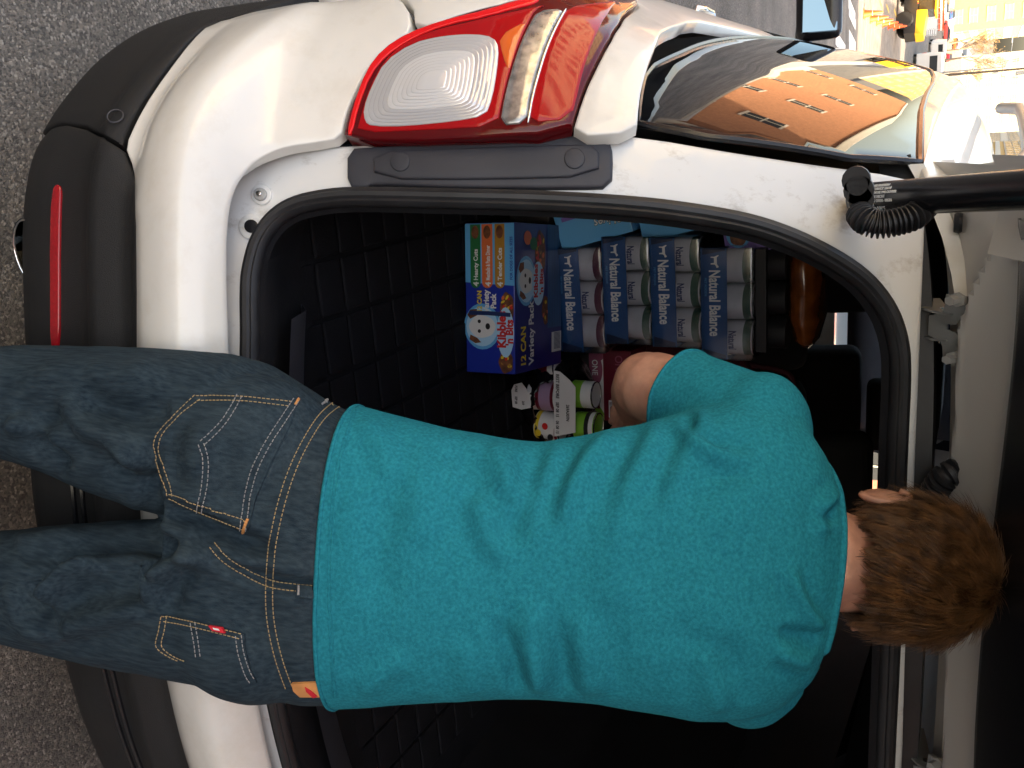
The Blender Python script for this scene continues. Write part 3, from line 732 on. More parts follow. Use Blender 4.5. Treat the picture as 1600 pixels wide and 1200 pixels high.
for (k, r_) in ((0, .016), (1, .012), (2, .017), (3, .012), (4, .014)):
    c_ = atY(1338+k*2, 281+k*8, .11); lathe('joint_washer', [(0, -.004), (r_, -.004), (r_, .004), (0, .004)], M['rubber'], stt, 16, 'Y', loc=c_, cap=False)
bp_ = catmull([atY(1343, 335, .10), atY(1352, 345, .085), atY(1372, 351, .085), atY(1400, 347, .09), atY(1428, 338, .10), atY(1445, 322, .12)], 16)
tube('wiring_boot', bp_, .0125, M['rubber'], car, 14, scale=[1.0+.30*(1 if i % 4 < 2 else -.5) for i in range(len(bp_))])
bp2 = catmull([atY(1452, 790, .19), atY(1462, 765, .18), atY(1478, 745, .17), atY(1500, 735, .18)], 16)
tube('wiring_boot', bp2, .015, M['rubber'], car, 14, scale=[1.0+.22*(1 if i % 5 < 3 else -.6) for i in range(len(bp2))])
# ---------------------------------------------------------------- the person leaning into the boot
M['skin'] = mat('skin', (.50, .26, .18), .55, var=.16, vscale=45, dirt=((.42, .17, .12), 14, .45, .8), bump=.25, bscale=300)
M['shirt'] = mat('teal_jersey', (.002, .160, .212), .95, spec=.10, col2=(.006, .240, .305), vscale=260, bump=.35, bscale=900, detail=5)
M['hair'] = mat('brown_hair', (.050, .022, .009), .38, spec=.4, col2=(.21, .098, .038), vscale=60, detail=3)
M['hair_base'] = mat('hair_base', (.035, .018, .009), .8)
M['denim'] = mat('denim', (.013, .025, .037), .9, spec=.12, col2=(.033, .056, .072), dirt=((.056, .080, .090), 3.5, .44, .85), vscale=260, bump=.5, bscale=1100, detail=8, stretch=(1.0, 1.0, .13))
M['thread'] = mat('ochre_thread', (.42, .30, .15), .8)
M['thread_grey'] = mat('grey_thread', (.30, .30, .30), .8)
M['tab'] = mat('red_tab', (.60, .012, .03), .7)
M['patch'] = mat('leather_patch', (.62, .27, .09), .7, var=.12, vscale=60)
M['shoe'] = mat('shoe', (.03, .03, .035), .6)
PF = [(-400, .86), (0, .84), (200, .86), (350, .88), (500, .90), (650, .93), (800, .975), (1000, 1.03), (1200, 1.085), (1300, 1.115), (1450, 1.16), (1600, 1.20)]
def pf(x): return lerp_lin(PF, x)
def ringpx(x, yl, yr, depth, f=None, n=28, ex=2.3, dd=0.0, shrink=0.0):
    """an elliptical ring through two silhouette points of the figure"""
    f = pf(x) if f is None else f
    a, b = atF(x, yl, f), atF(x, yr, f); c = (a+b)/2; lat = (b-a); hw = lat.length/2-shrink; lat.normalize()
    return c, lat, hw, depth-shrink
def loft(rings, n=28, ex=2.3, cap=True):
    P = [r[0] for r in rings]; vs, fs = [], []
    for i, (c, lat, hw, dp) in enumerate(rings):
        t = (P[min(i+1, len(P)-1)]-P[max(0, i-1)]).normalized(); d = lat.cross(t).normalized()
        for k in range(n):
            a = 2*math.pi*k/n; ca, sa_ = math.cos(a), math.sin(a)
            vs.append(c+lat*hw*math.copysign(abs(ca)**(2/ex), ca)+d*dp*math.copysign(abs(sa_)**(2/ex), sa_))
    for i in range(len(P)-1):
        for k in range(n): fs.append((i*n+k, i*n+(k+1) % n, (i+1)*n+(k+1) % n, (i+1)*n+k))
    if cap: fs += [tuple(range(n))[::-1], tuple((len(P)-1)*n+k for k in range(n))]
    return vs, fs
def limb(pts, rad, n=16): return sweep(pts, circ(1, n), scale=rad)
def ell(c, rx, ry, rz, rot=None, seg=24, rg=16):
    bm = bmesh.new(); bmesh.ops.create_uvsphere(bm, u_segments=seg, v_segments=rg, radius=1)
    m = Matrix.Translation(c) @ (rot.to_4x4() if rot else Matrix.Identity(4)) @ Matrix.Diagonal((rx, ry, rz, 1))
    bm.transform(m); vs = [v.co.copy() for v in bm.verts]; fs = [tuple(v.index for v in f.verts) for f in bm.faces]; bm.free(); return vs, fs
def fuse(name, parts, vox, smooth_it, factor=.5):
    vs, fs = join(parts); me = bpy.data.meshes.new(name); me.from_pydata([tuple(v) for v in vs], [], fs)
    bm = bmesh.new(); bm.from_mesh(me)
    bmesh.ops.recalc_face_normals(bm, faces=bm.faces); bm.to_mesh(me); bm.free()
    o = bpy.data.objects.new(name, me); COL.objects.link(o)
    r = o.modifiers.new('r', 'REMESH'); r.mode = 'VOXEL'; r.voxel_size = vox
    if smooth_it: s_ = o.modifiers.new('s', 'SMOOTH'); s_.factor = factor; s_.iterations = smooth_it
    dg = bpy.context.evaluated_depsgraph_get(); m2 = bpy.data.meshes.new_from_object(o.evaluated_get(dg)); bpy.data.objects.remove(o)
    return m2
def get_np(me):
    v = np.empty(len(me.vertices)*3); me.vertices.foreach_get('co', v); n = np.empty(len(me.vertices)*3); me.vertices.foreach_get('normal', n); return v.reshape(-1, 3), n.reshape(-1, 3)
def set_np(me, v): me.vertices.foreach_set('co', v.ravel()); me.update()
def projn(V):
    d = V-np.array(CAM); D = d@np.array(FW); return 800+FPX*(d@np.array(UP))/D, 600+FPX*(d@np.array(RT))/D
def segdist(px, py, pl):
    best = np.full(px.shape, 1e9); tt = np.zeros(px.shape); L = len(pl)-1
    for i in range(L):
        (x1, y1), (x2, y2) = pl[i], pl[i+1]; dx, dy = x2-x1, y2-y1; l2 = dx*dx+dy*dy
        t = np.clip(((px-x1)*dx+(py-y1)*dy)/l2, 0, 1); d = np.hypot(px-x1-t*dx, py-y1-t*dy); k = d < best
        best = np.where(k, d, best); tt = np.where(k, (i+t)/L, tt)
    return best, tt
def folds(me, L, back=True):
    """press creases and raise folds into a garment"""
    V, Nn = get_np(me); px, py = projn(V); vdir = V-np.array(CAM); vdir /= np.linalg.norm(vdir, axis=1)[:, None]
    facing = np.clip(-(Nn*vdir).sum(1)*1.6+.15, 0, 1); h = np.zeros(len(V))
    for pl, wd, dep in L:
        wd *= 1.15
        pl = [tuple(p)[:2] for p in catmull([(a, b, 0) for a, b in pl], 6)]
        d, t = segdist(px, py, pl); env = np.clip(np.minimum(t, 1-t)*4, 0, 1); env = env*env*(3-2*env)
        h += dep*env*(np.exp(-(d/wd)**2)-.45*np.exp(-((d-1.9*wd)/wd)**2))
    return V, Nn, h*facing, px, py
# stations up the shirt: photo height, left edge, right edge, half depth
SH = [(497, 630, 1104, .118), (520, 628, 1103, .120), (600, 642, 1098, .118), (700, 668, 1090, .115), (780, 682, 1084, .112), (850, 688, 1084, .112), (920, 678, 1092, .115), (1000, 662, 1104, .120), (1080, 640, 1118, .122), (1150, 622, 1120, .116), (1205, 628, 1105, .104), (1250, 655, 1070, .088), (1280, 702, 1022, .072), (1299, 755, 970, .058)]
torso_r = [ringpx(*r) for r in SH]
shL, shR = atF(1188, 672, 1.10), atF(1172, 1042, 1.11)
elL, elR = atF(1012, 602, 1.165), atF(1030, 1000, 1.38)
haL, haR = atF(990, 640, 1.46), atF(985, 905, 1.60)
def armpath(a, b, t0, t1, n=6): return [a.lerp(b, t0+(t1-t0)*k/n) for k in range(n+1)]
slL = [shL+(shL-elL)*.10, shL, shL.lerp(elL, .25), shL.lerp(elL, .5), shL.lerp(elL, .70)]
slR = [shR+(shR-elR)*.10, shR, shR.lerp(elR, .25), shR.lerp(elR, .5), shR.lerp(elR, .72)]
# body: one skin from head to feet
PP = 1.0
def leg_rings(stn, sh): return [ringpx(x, a, b, d, f, shrink=sh) for (x, a, b, d, f) in stn]
LL = [(430, 590, 850, .115, .90), (380, 560, 830, .118, .885), (330, 550, 812, .112, .875), (260, 545, 800, .105, .868), (180, 541, 776, .098, .860), (100, 540, 740, .090, .852), (0, 540, 708, .082, .845), (-120, 545, 690, .078, .845), (-330, 560, 690, .074, .86)]
LR = [(430, 830, 1076, .115, .90), (380, 812, 1070, .118, .885), (330, 808, 1062, .112, .875), (260, 812, 1048, .105, .868), (180, 816, 1036, .098, .860), (100, 822, 1020, .090, .852), (0, 830, 996, .082, .845), (-120, 838, 985, .078, .845), (-330, 845, 975, .074, .86)]
def to_ground(st):
    c = ringpx(*st[-1][:3], st[-1][3], st[-1][4])[0]; return Vector((c.x, c.y, 0))
HEADC = atF(1397, 884, 1.175); hf = (F0*math.cos(R(22))-ZZ*math.sin(R(22))); hu = (F0*math.sin(R(22))+ZZ*math.cos(R(22)))
HROT = Matrix((R0, hf, hu)).transposed()
HS = .885
def hp(x, y, z): return HEADC+HROT @ (Vector((x, y, z))*HS)
def hell(c, a, b, d): return ell(c, a*HS, b*HS, d*HS, HROT)
parts = [loft([ringpx(*r, shrink=.030) for r in SH])]
parts += [loft(leg_rings([(497, 640, 1095, .11, .90), (430, 600, 1075, .11, .895), (370, 570, 1060, .105, .885)], .032)), loft(leg_rings(LL, .034)), loft(leg_rings(LR, .034))]
neck0 = atF(1262, 868, 1.098)
parts += [limb([neck0, neck0.lerp(hp(0, -.01, -.05), .5), hp(0, -.012, -.055), hp(0, .0, -.01)], [.066, .058, .056, .05])]
parts += [hell(hp(0, -.005, .020), .076, .094, .088), hell(hp(0, .035, -.030), .060, .060, .080), hell(hp(0, .082, -.075), .026, .024, .022), hell(hp(0, .102, -.022), .013, .020, .020), hell(hp(0, .094, -.005), .010, .014, .030), hell(hp(-.032, .080, .022), .028, .016, .010), hell(hp(.032, .080, .022), .028, .016, .010), hell(hp(0, .092, -.050), .022, .010, .006), hell(hp(0, .090, -.058), .020, .010, .006)]
def hand(wr, el, parts, side):
    d = (wr-el).normalized(); lat = d.cross(ZZ).normalized()*side; pn = lat.cross(d).normalized()
    palm = wr+d*.045; parts.append(ell(palm, .042, .05, .016, Matrix((lat, d, pn)).transposed()))
    for k, (o_, L_) in enumerate(((-.030, .070), (-.010, .080), (.010, .075), (.029, .058))):
        b = palm+d*.035+lat*o_; q = [b-d*.02, b+d*L_*.4-ZZ*.004, b+d*L_*.75-ZZ*.018, b+d*L_*.85-ZZ*.038]
        parts.append(limb(q, [.0095, .0092, .0085, .007], 8))
    b = palm-d*.02-lat*.032; parts.append(limb([b, b-lat*.022+d*.02-ZZ*.008, b-lat*.024+d*.05-ZZ*.018], [.012, .0105, .009], 8))
for (sh_, el_, ha_, sd) in ((shL, elL, haL, 1), (shR, elR, haR, -1)):
    parts += [limb([sh_, sh_.lerp(el_, .3), sh_.lerp(el_, .7), el_], [.056, .055, .051, .047]), ell(el_-(sh_-el_).normalized()*.004, .043, .043, .041), limb([el_, el_.lerp(ha_, .25), el_.lerp(ha_, .7), ha_], [.046, .046, .034, .028])]
    hand(ha_, el_, parts, sd)
for st in (LL, LR):
    g = to_ground(st); parts.append(limb([g+F0*-.03+ZZ*.035, g+F0*.06+ZZ*.035, g+F0*.15+ZZ*.03], [.035, .036, .03], 12))
me = fuse('person', parts, .005, 6)
person = obm('person', me, M['skin'], None, True)
tag(person, 'person in a teal t-shirt and dark jeans bending into the open boot, seen from behind', 'person')
# ears
for sd in (-1, 1):
    c = hp(sd*(.089 if sd < 0 else .080), -.004, -.020); er_ = HROT @ Matrix.Rotation(R(sd*-24), 3, 'Z')
    vs, fs = ell(c, .0065, .017, .027, er_, 20, 14); 
    rim = [c+er_ @ Vector((sd*.005, -.016*math.cos(a)-.002, .027*math.sin(a))) for a in np.linspace(-1.5, 2.3, 20)]
    v2, f2 = sweep(rim, circ(.0042, 8)); v_, f_ = join([(vs, fs), (v2, f2)]); obj('ear', v_, f_, M['skin'], person, True)
    e_ = ell(hp(sd*.032, .085, .006), .012, .012, .012, HROT, 16, 10); obj('eye', *e_, mat('eye_white', (.75, .72, .7), .2), person, True)
# ---- shirt
parts = [loft([ringpx(*r) for r in SH]), limb(slL, [.056, .063, .064, .062, .064], 20), limb(slR, [.058, .066, .067, .064, .064], 20), ell(shL, .07, .07, .06), ell(shR, .07, .07, .06)]
me = fuse('shirt', parts, .0055, 9)
SF = [  # creases of the jersey: outline, width, height
    ([(845, 690), (835, 730), (815, 790), (790, 850)], 16, -.0055), ([(905, 690), (880, 735), (862, 780), (850, 830)], 13, -.0045), ([(770, 690), (780, 720), (800, 760), (812, 800)], 14, .0055),
    ([(745, 760), (752, 810), (770, 850), (800, 880)], 15, .005), ([(970, 672), (930, 705), (895, 760), (880, 830)], 14, .005), ([(700, 690), (735, 740), (745, 790)], 16, -.004),
    ([(1010, 650), (985, 690), (955, 750), (930, 830)], 14, -.004), ([(1068, 640), (1085, 672), (1110, 690), (1140, 700)], 9, -.008), ([(1080, 655), (1100, 690), (1140, 715), (1190, 720)], 12, .006), ([(1055, 648), (1050, 690), (1030, 740), (1010, 800)], 15, -.005),
    ([(812, 1085), (805, 1050), (790, 1010), (775, 960)], 13, -.0065), ([(845, 1085), (838, 1040), (832, 990), (830, 930)], 15, .006), ([(885, 1092), (880, 1050), (872, 990)], 14, -.005), ([(740, 1090), (735, 1050), (720, 1000)], 18, .004), ([(930, 1095), (925, 1050), (915, 1000), (905, 950)], 18, .005),
    ([(1290, 985), (1265, 960), (1245, 925), (1230, 880)], 10, .006), ([(1285, 1000), (1250, 995), (1215, 985)], 10, -.006), ([(1268, 1035), (1240, 1030), (1205, 1015)], 11, .006), ([(1310, 800), (1295, 805), (1270, 812)], 9, -.004), ([(1318, 760), (1300, 775), (1285, 800), (1280, 850)], 9, .004),
    ([(1130, 1115), (1115, 1060), (1090, 1010)], 18, .006), ([(640, 700), (660, 780), (655, 860)], 22, .004), ([(600, 760), (590, 860), (600, 960)], 22, -.0035), ([(980, 800), (960, 880), (965, 960)], 28, .0035), ([(560, 650), (600, 700), (610, 760)], 16, .004), ([(560, 1085), (600, 1050), (640, 1030)], 16, .004), ([(1180, 700), (1120, 740), (1060, 800)], 24, -.004), ([(1160, 1060), (1100, 1020), (1040, 960)], 26, -.0035)]
V, Nn, h, px, py = folds(me, SF); h = h*1.45
nz = np.array([noise.fractal(Vector(p)*7.0, 1.0, 2.1, 4) for p in V])*.0022+np.array([noise.noise(Vector((p[0]*5, p[1]*5, p[2]*16))) for p in V])*.0016
V = V+Nn*(h+nz)[:, None]; set_np(me, V)
def cut(me, keep):
    bm = bmesh.new(); bm.from_mesh(me); bm.verts.ensure_lookup_table()
    bmesh.ops.delete(bm, geom=[bm.verts[i] for i in np.nonzero(~keep)[0]], context='VERTS'); bm.to_mesh(me); bm.free()
def cut_plane(me, co, no):
    bm = bmesh.new(); bm.from_mesh(me); bmesh.ops.bisect_plane(bm, geom=bm.verts[:]+bm.edges[:]+bm.faces[:], plane_co=co, plane_no=no, clear_outer=True); bm.to_mesh(me); bm.free()
# open hem, cuffs and neck
hemc = atF(500, 862, .806); cut_plane(me, hemc, (atF(503, 862, .90)-atF(700, 866, .95)).normalized()-R0*.05)
def cut_end(me, c, no, rad):
    bm = bmesh.new(); bm.from_mesh(me); sel = [f for f in bm.faces if (f.calc_center_median()-c).length < rad]
    g = set(sel); 
    for f in sel: g.update(f.verts); g.update(f.edges)
    bmesh.ops.bisect_plane(bm, geom=list(g), plane_co=c, plane_no=no, clear_outer=True); bm.to_mesh(me); bm.free()
cufL, cufR = shL.lerp(elL, .67), shR.lerp(elR, .69)
cut_end(me, cufL, (elL-shL).normalized(), .10); cut_end(me, cufR, (elR-shR).normalized(), .085)
nkc = atF(1270, 865, 1.100); cut_end(me, nkc, (hp(0, -.01, 0)-neck0).normalized(), .12)
shirt = obm('shirt', me, M['shirt'], person, True)
sm = shirt.modifiers.new('t', 'SOLIDIFY'); sm.thickness = .0022; sm.offset = -1
# bands of the collar, cuff and hem
def band(me_obj, c, no, rad, wd, name, r_, lift=.0012):
    bm = bmesh.new(); bm.from_mesh(me_obj.data); E_ = [e for e in bm.edges if e.is_boundary and (e.verts[0].co-c).length < rad]
    pts = {}
    for e in E_:
        a, b = e.verts; pts.setdefault(a.index, []).append(b.index); pts.setdefault(b.index, []).append(a.index)
    if not pts: bm.free(); return
    bm.verts.ensure_lookup_table(); best = []; seen = set()
    for s0 in list(pts):
        if s0 in seen: continue
        lp = [s0]; seen.add(s0)
        while True:
            nx_ = [k for k in pts[lp[-1]] if k not in seen]
            if not nx_: break
            lp.append(nx_[0]); seen.add(nx_[0])
        if len(lp) > len(best): best = lp
    P = [bm.verts[i].co.copy() for i in best]; bm.free()
    for _ in range(6): P = [(P[i-1]+P[i]*2+P[(i+1) % len(P)])/4 for i in range(len(P))]
    P = P[::2]; tube(name, P, r_, M['shirt'], me_obj, 8, True, prof=[(-wd/2, -r_), (wd/2, -r_), (wd/2, r_), (-wd/2, r_)] if False else None)
band(shirt, nkc, None, .12, .01, 'collar_band', .0048); band(shirt, cufL, None, .10, .01, 'cuff_band', .0030); band(shirt, hemc, None, .5, .01, 'hem_band', .0026)
bv_s = BVHTree.FromPolygons([v.co.copy() for v in shirt.data.vertices], [tuple(p.vertices) for p in shirt.data.polygons])
def on_shirt(x, y):
    d = ray(x, y).normalized(); loc, n, i, _ = bv_s.ray_cast(CAM, d); return (loc+n*.0003) if loc is not None else None
for off in (0, 5):
    hl = [on_shirt(x+off, y) for x, y in [tuple(p)[:2] for p in catmull([(552, 640, 0), (528, 720, 0), (517, 800, 0), (513, 870, 0), (513, 950, 0), (517, 1030, 0), (521, 1090, 0)], 10)]]
    tube('hem_stitch', [p for p in hl if p is not None], .0007, M['shirt'], shirt, 5)
# ---- jeans
hips = [ringpx(560, 650, 1090, .110, .905), ringpx(535, 640, 1095, .114, .90), ringpx(497, 622, 1096, .118, .90), ringpx(450, 592, 1086, .122, .893), ringpx(400, 562, 1074, .124, .886), ringpx(350, 550, 1064, .118, .880)]
def legs(st):
    L = leg_rings(st, 0.0); g = to_ground(st); c, lat, hw, dp = L[-1]
    L.append((Vector((g.x, g.y, .16)), lat, hw*.92, dp)); L.append((Vector((g.x, g.y, .075)), lat, hw*.98, dp*1.05)); return loft(L)
b1, b2 = atF(420, 745, .835), atF(405, 985, .835)
parts = [loft(hips), legs(LL), legs(LR), ell(atF(400, 720, .86), .105, .095, .115), ell(atF(395, 965, .86), .10, .095, .115)]
me = fuse('jeans', parts, .006, 7)
JF = [([(430, 860), (360, 840), (300, 812), (240, 800)], 14, -.010), ([(505, 915), (440, 910), (360, 880), (300, 830)], 9, -.005), ([(330, 880), (290, 870), (250, 900), (235, 960)], 13, .011), ([(290, 900), (250, 850), (160, 850), (60, 880)], 15, -.009), ([(170, 880), (110, 900), (60, 950)], 13, .010), ([(40, 900), (60, 960), (110, 990)], 14, -.008), ([(20, 850), (60, 840), (130, 835)], 12, .006), ([(235, 950), (180, 960), (100, 980), (30, 975)], 15, .007),
      ([(60, 640), (70, 700), (110, 740)], 16, -.007), ([(90, 610), (130, 660), (190, 690), (240, 740)], 16, .006), ([(160, 730), (200, 745), (240, 770)], 14, -.006), ([(250, 560), (200, 590), (110, 585), (20, 600)], 22, .005), ([(270, 640), (200, 640), (120, 625)], 22, -.005), ([(240, 690), (235, 760), (245, 790)], 12, -.006), ([(320, 660), (310, 720), (330, 780)], 20, .003), ([(10, 660), (60, 670), (120, 700)], 12, .006)]
V, Nn, h, px, py = folds(me, JF); h = h*2.1
nz = np.array([noise.fractal(Vector((p[0]*9, p[1]*9, p[2]*5)), 1.0, 2.1, 4) for p in V])*.0028
low = np.clip((.55-V[:, 2])/.4, 0, 1); nz += low*np.array([noise.noise(Vector((p[0]*6, p[1]*6, p[2]*22))) for p in V])*.006
V = V+Nn*(h+nz)[:, None]; set_np(me, V)
jeans = obm('jeans', me, M['denim'], person, True)
bv_j = BVHTree.FromPolygons([v.co.copy() for v in me.vertices], [tuple(p.vertices) for p in me.polygons])
def on_jeans(x, y):
    d = ray(x, y).normalized(); loc, n, i, _ = bv_j.ray_cast(CAM, d)
    if loc is None: loc, n, i, _ = bv_j.find_nearest(CAM+d*1.15)
    return loc, n
def stitch(pl, mt, parent, name='stitching', gap=.0016, run=.0034, r_=.00062, lift=.0006, sm=6):
    P = catmull([(a, b, 0) for a, b in pl], sm) if sm else [Vector((a, b, 0)) for a, b in pl]
    Q = []
    for a, b in zip(P, P[1:]):
        for k in range(4): q = a.lerp(b, k/4); Q.append(on_jeans(q.x, q.y))
    Q.append(on_jeans(P[-1].x, P[-1].y)); pts = [l+n*lift for l, n in Q]
    d = [0]
    for a, b in zip(pts, pts[1:]): d.append(d[-1]+(b-a).length)
    def at(s_):
        i = min(len(d)-2, max(0, int(np.searchsorted(d, s_))-1)); t = (s_-d[i])/max(1e-9, d[i+1]-d[i]); return pts[i].lerp(pts[i+1], min(1, max(0, t)))
    s_ = 0; ps = []
    while s_+run < d[-1]:
        ps.append(sweep([at(s_), at(s_+run/2), at(s_+run)], circ(r_, 5))); s_ += run+gap
    if ps: vs, fs = join(ps); return obj(name, vs, fs, mt, parent, True)
def dbl(pl, w_, mt, parent):
    """twin needle seam"""
    P = [Vector(p) for p in pl]; out = [[], []]; lf = .0034 if parent.name.startswith('back_pocket') else .0008
    for i, p in enumerate(P):
        t = (P[min(i+1, len(P)-1)]-P[max(0, i-1)]).normalized(); n = Vector((-t.y, t.x)); out[0].append(tuple(p+n*w_/2)); out[1].append(tuple(p-n*w_/2))
    for o_ in out: stitch(o_, mt, parent, lift=lf)
def patchpx(name, poly, mt, parent, lift, th, h=6.0):
    """a flat cloth piece sewn on the jeans"""
    P = resample(poly, h); P = [Vector(p) for p in P]
    if area2(P) < 0: P = P[::-1]
    A = np.array([tuple(p) for p in P]); lo, hi = A.min(0), A.max(0); gx, gy = np.meshgrid(np.arange(lo[0], hi[0], h), np.arange(lo[1], hi[1], h)); G = np.stack([gx.ravel(), gy.ravel()], 1); G = G[inside(poly, G)]
    d = np.sqrt(((G[:, None]-A[None])**2).sum(2)).min(1) if len(G) else np.zeros(0); G = G[d > h*.5] if len(G) else G
    V2 = P+[Vector(g) for g in G]; n = len(P); r = delaunay_2d_cdt(V2, [(i, (i+1) % n) for i in range(n)], [], 0, 1e-6)
    T = np.array([[sum(r[0][i][k] for i in f)/3 for k in (0, 1)] for f in r[2]]); kp = inside(poly, T); vs = []; first = {}
    for i, v in enumerate(r[0]):
        for k in r[3][i]: first[k] = i
        l, nn_ = on_jeans(v[0], v[1]); vs.append(l+nn_*lift)
    fs = [tuple(f) for f, k in zip(r[2], kp) if k]; b = len(vs); low_ = []
    for i in range(n): l, nn_ = on_jeans(P[i].x, P[i].y); vs.append(l+nn_*(lift-th))
    for i in range(n):
        a_, c_ = first.get(i), first.get((i+1) % n)
        if a_ is not None and c_ is not None: fs.append((a_, b+i, b+(i+1) % n, c_))
    o = obj(name, vs, fs, mt, parent, False); bm = bmesh.new(); bm.from_mesh(o.data); bmesh.ops.recalc_face_normals(bm, faces=bm.faces); bmesh.ops.delete(bm, geom=[v for v in bm.verts if not v.link_faces], context='VERTS'); bm.to_mesh(o.data); bm.free(); return o
pk1 = [(306, 617), (464, 626), (455, 660), (425, 720), (400, 780), (388, 829), (380, 826), (312, 800), (268, 776), (262, 740), (242, 688), (270, 650)]
pk2 = [(253, 961), (300, 972), (383, 991), (383, 1010), (392, 1045), (402, 1066), (330, 1052), (280, 1030), (246, 1010)]
TH, TG = M['thread'], M['thread_grey']
for pk, ss_ in ((pk1, 1), (pk2, 2)):
    pocket = patchpx('back_pocket', pk, M['denim'], jeans, .0022, .0028)
    bv_j2 = bv_j
    if ss_ == 1:
        for off in (0, 7.5): stitch([(308+off*.2, 620+off), (380, 622+off*.9), (455, 630+off)], TH, pocket, lift=.003)
        for off in (0, 8): stitch([(306+off, 619+off*.8), (272+off, 652), (243+off, 690), (252+off, 735), (264+off, 775)], TH, pocket, lift=.003)
        for off in (0, -9): stitch([(266, 777+off*.7), (312, 797+off), (386, 827+off*1.3)], TH, pocket, lift=.003)
        dbl([(375, 621), (362, 645), (345, 668), (316, 694)], 8, TG, pocket); dbl([(316, 694), (322, 715), (322, 750), (313, 799)], 8, TG, pocket)
        dbl([(461, 628), (440, 660), (415, 700), (398, 735), (388, 775), (381, 827)], 9, TG, pocket)
        for (a, b) in (((465, 626), (459, 637)), ((388, 812), (381, 829))): stitch([a, b], M['patch'], pocket, run=.003, gap=.0, r_=.0018, lift=.003, sm=2)
    else:
        for off in (0, 8): stitch([(255+off*.4, 962+off), (300, 970+off), (380, 990+off)], TH, pocket, lift=.003)
        for off in (0, 9): stitch([(254+off, 963), (250+off, 985), (246+off, 1008), (262+off, 1022), (282+off, 1031)], TH, pocket, lift=.003)
        dbl([(304, 972), (309, 1000), (313, 1030)], 7, TG, pocket); dbl([(374, 992), (378, 1020), (388, 1050), (397, 1064)], 9, TG, pocket)
dbl([(528, 630), (500, 655), (470, 705), (448, 760), (432, 820), (424, 870), (421, 925), (424, 975), (436, 1030), (452, 1075)], 11, TH, jeans)
dbl([(500, 921), (455, 918), (420, 912), (385, 895), (352, 874), (330, 850)], 11, TH, jeans)
stitch([(493, 990), (492, 1030), (494, 1062)], TH, jeans); stitch([(497, 990), (496, 1030), (498, 1062)], TH, jeans)
patchpx('belt_loop', [(463, 918), (490, 918), (490, 935), (463, 935)], M['denim'], jeans, .004, .004, 4)
stitch([(468, 920), (468, 933)], TG, jeans, run=.003, gap=0, r_=.0014, lift=.005, sm=2)
patchpx('waist_patch', [(457, 1066), (500, 1064), (500, 1086), (470, 1086), (460, 1077)], M['patch'], jeans, .003, .004, 4)
patchpx('patch_print', [(478, 1070), (488, 1076), (497, 1084), (490, 1086), (480, 1077)], M['tab'], jeans, .0038, .001, 3)
tb = patchpx('red_tab', [(330, 976), (350, 979), (355, 988), (336, 984)], M['tab'], jeans, .006, .004, 3)
patchpx('tab_print', [(337, 979), (346, 981), (348, 984), (339, 982)], M['label_white'], tb, .0066, .0004, 2)
for x, y in ((508, 627), (503, 632)): stitch([(x, y), (x+5, y-3)], TG, jeans, run=.003, gap=0, r_=.0016, lift=.001, sm=2)
# ---- shoes
for st in (LL, LR):
    g = to_ground(st); parts = [limb([g-F0*.06+ZZ*.04, g+ZZ*.045, g+F0*.10+ZZ*.042, g+F0*.19+ZZ*.03], [.04, .046, .045, .032], 14), ell(g-F0*.02+ZZ*.07, .045, .05, .045)]
    me = fuse('shoe', parts, .006, 3); V, Nn = get_np(me); V[:, 2] = np.maximum(V[:, 2], .004); set_np(me, V); obm('shoe', me, M['shoe'], person, True)
# ---- hair: a cap for the scalp and thousands of locks
cap_ = [hell(hp(0, -.012, .026), .082, .097, .089), hell(hp(0, -.050, -.018), .068, .055, .062)]
me = fuse('hair', cap_, .005, 3); V, Nn = get_np(me)
hc = np.array([HROT.transposed() @ (Vector(p)-HEADC)/HS for p in V]); keep = ~((hc[:, 1] > .045+.25*np.clip(hc[:, 2], -1, .05)) & (hc[:, 2] < .055)) & ~((hc[:, 2] < -.042)) & ~((hc[:, 2] < -.02) & (hc[:, 1] > -.005))
cut(me, keep)
hair = obm('hair', me, M['hair_base'], person, True)
sb_ = BVHTree.FromPolygons([v.co.copy() for v in me.vertices], [tuple(p.vertices) for p in me.polygons])
V, Nn = get_np(me); nv = len(V); crown = Vector((.004, -.048, .092)); LV, LF = [], []
hrn = random.Random(3); clumps = []
for _ in range(800):
    i = hrn.randrange(nv); clumps.append((Vector(V[i]), Vector((hrn.uniform(-1, 1), hrn.uniform(-1, 1), hrn.uniform(-1, 1)))))
from mathutils.kdtree import KDTree
kd = KDTree(len(clumps))
for i, c in enumerate(clumps): kd.insert(c[0], i)
kd.balance()
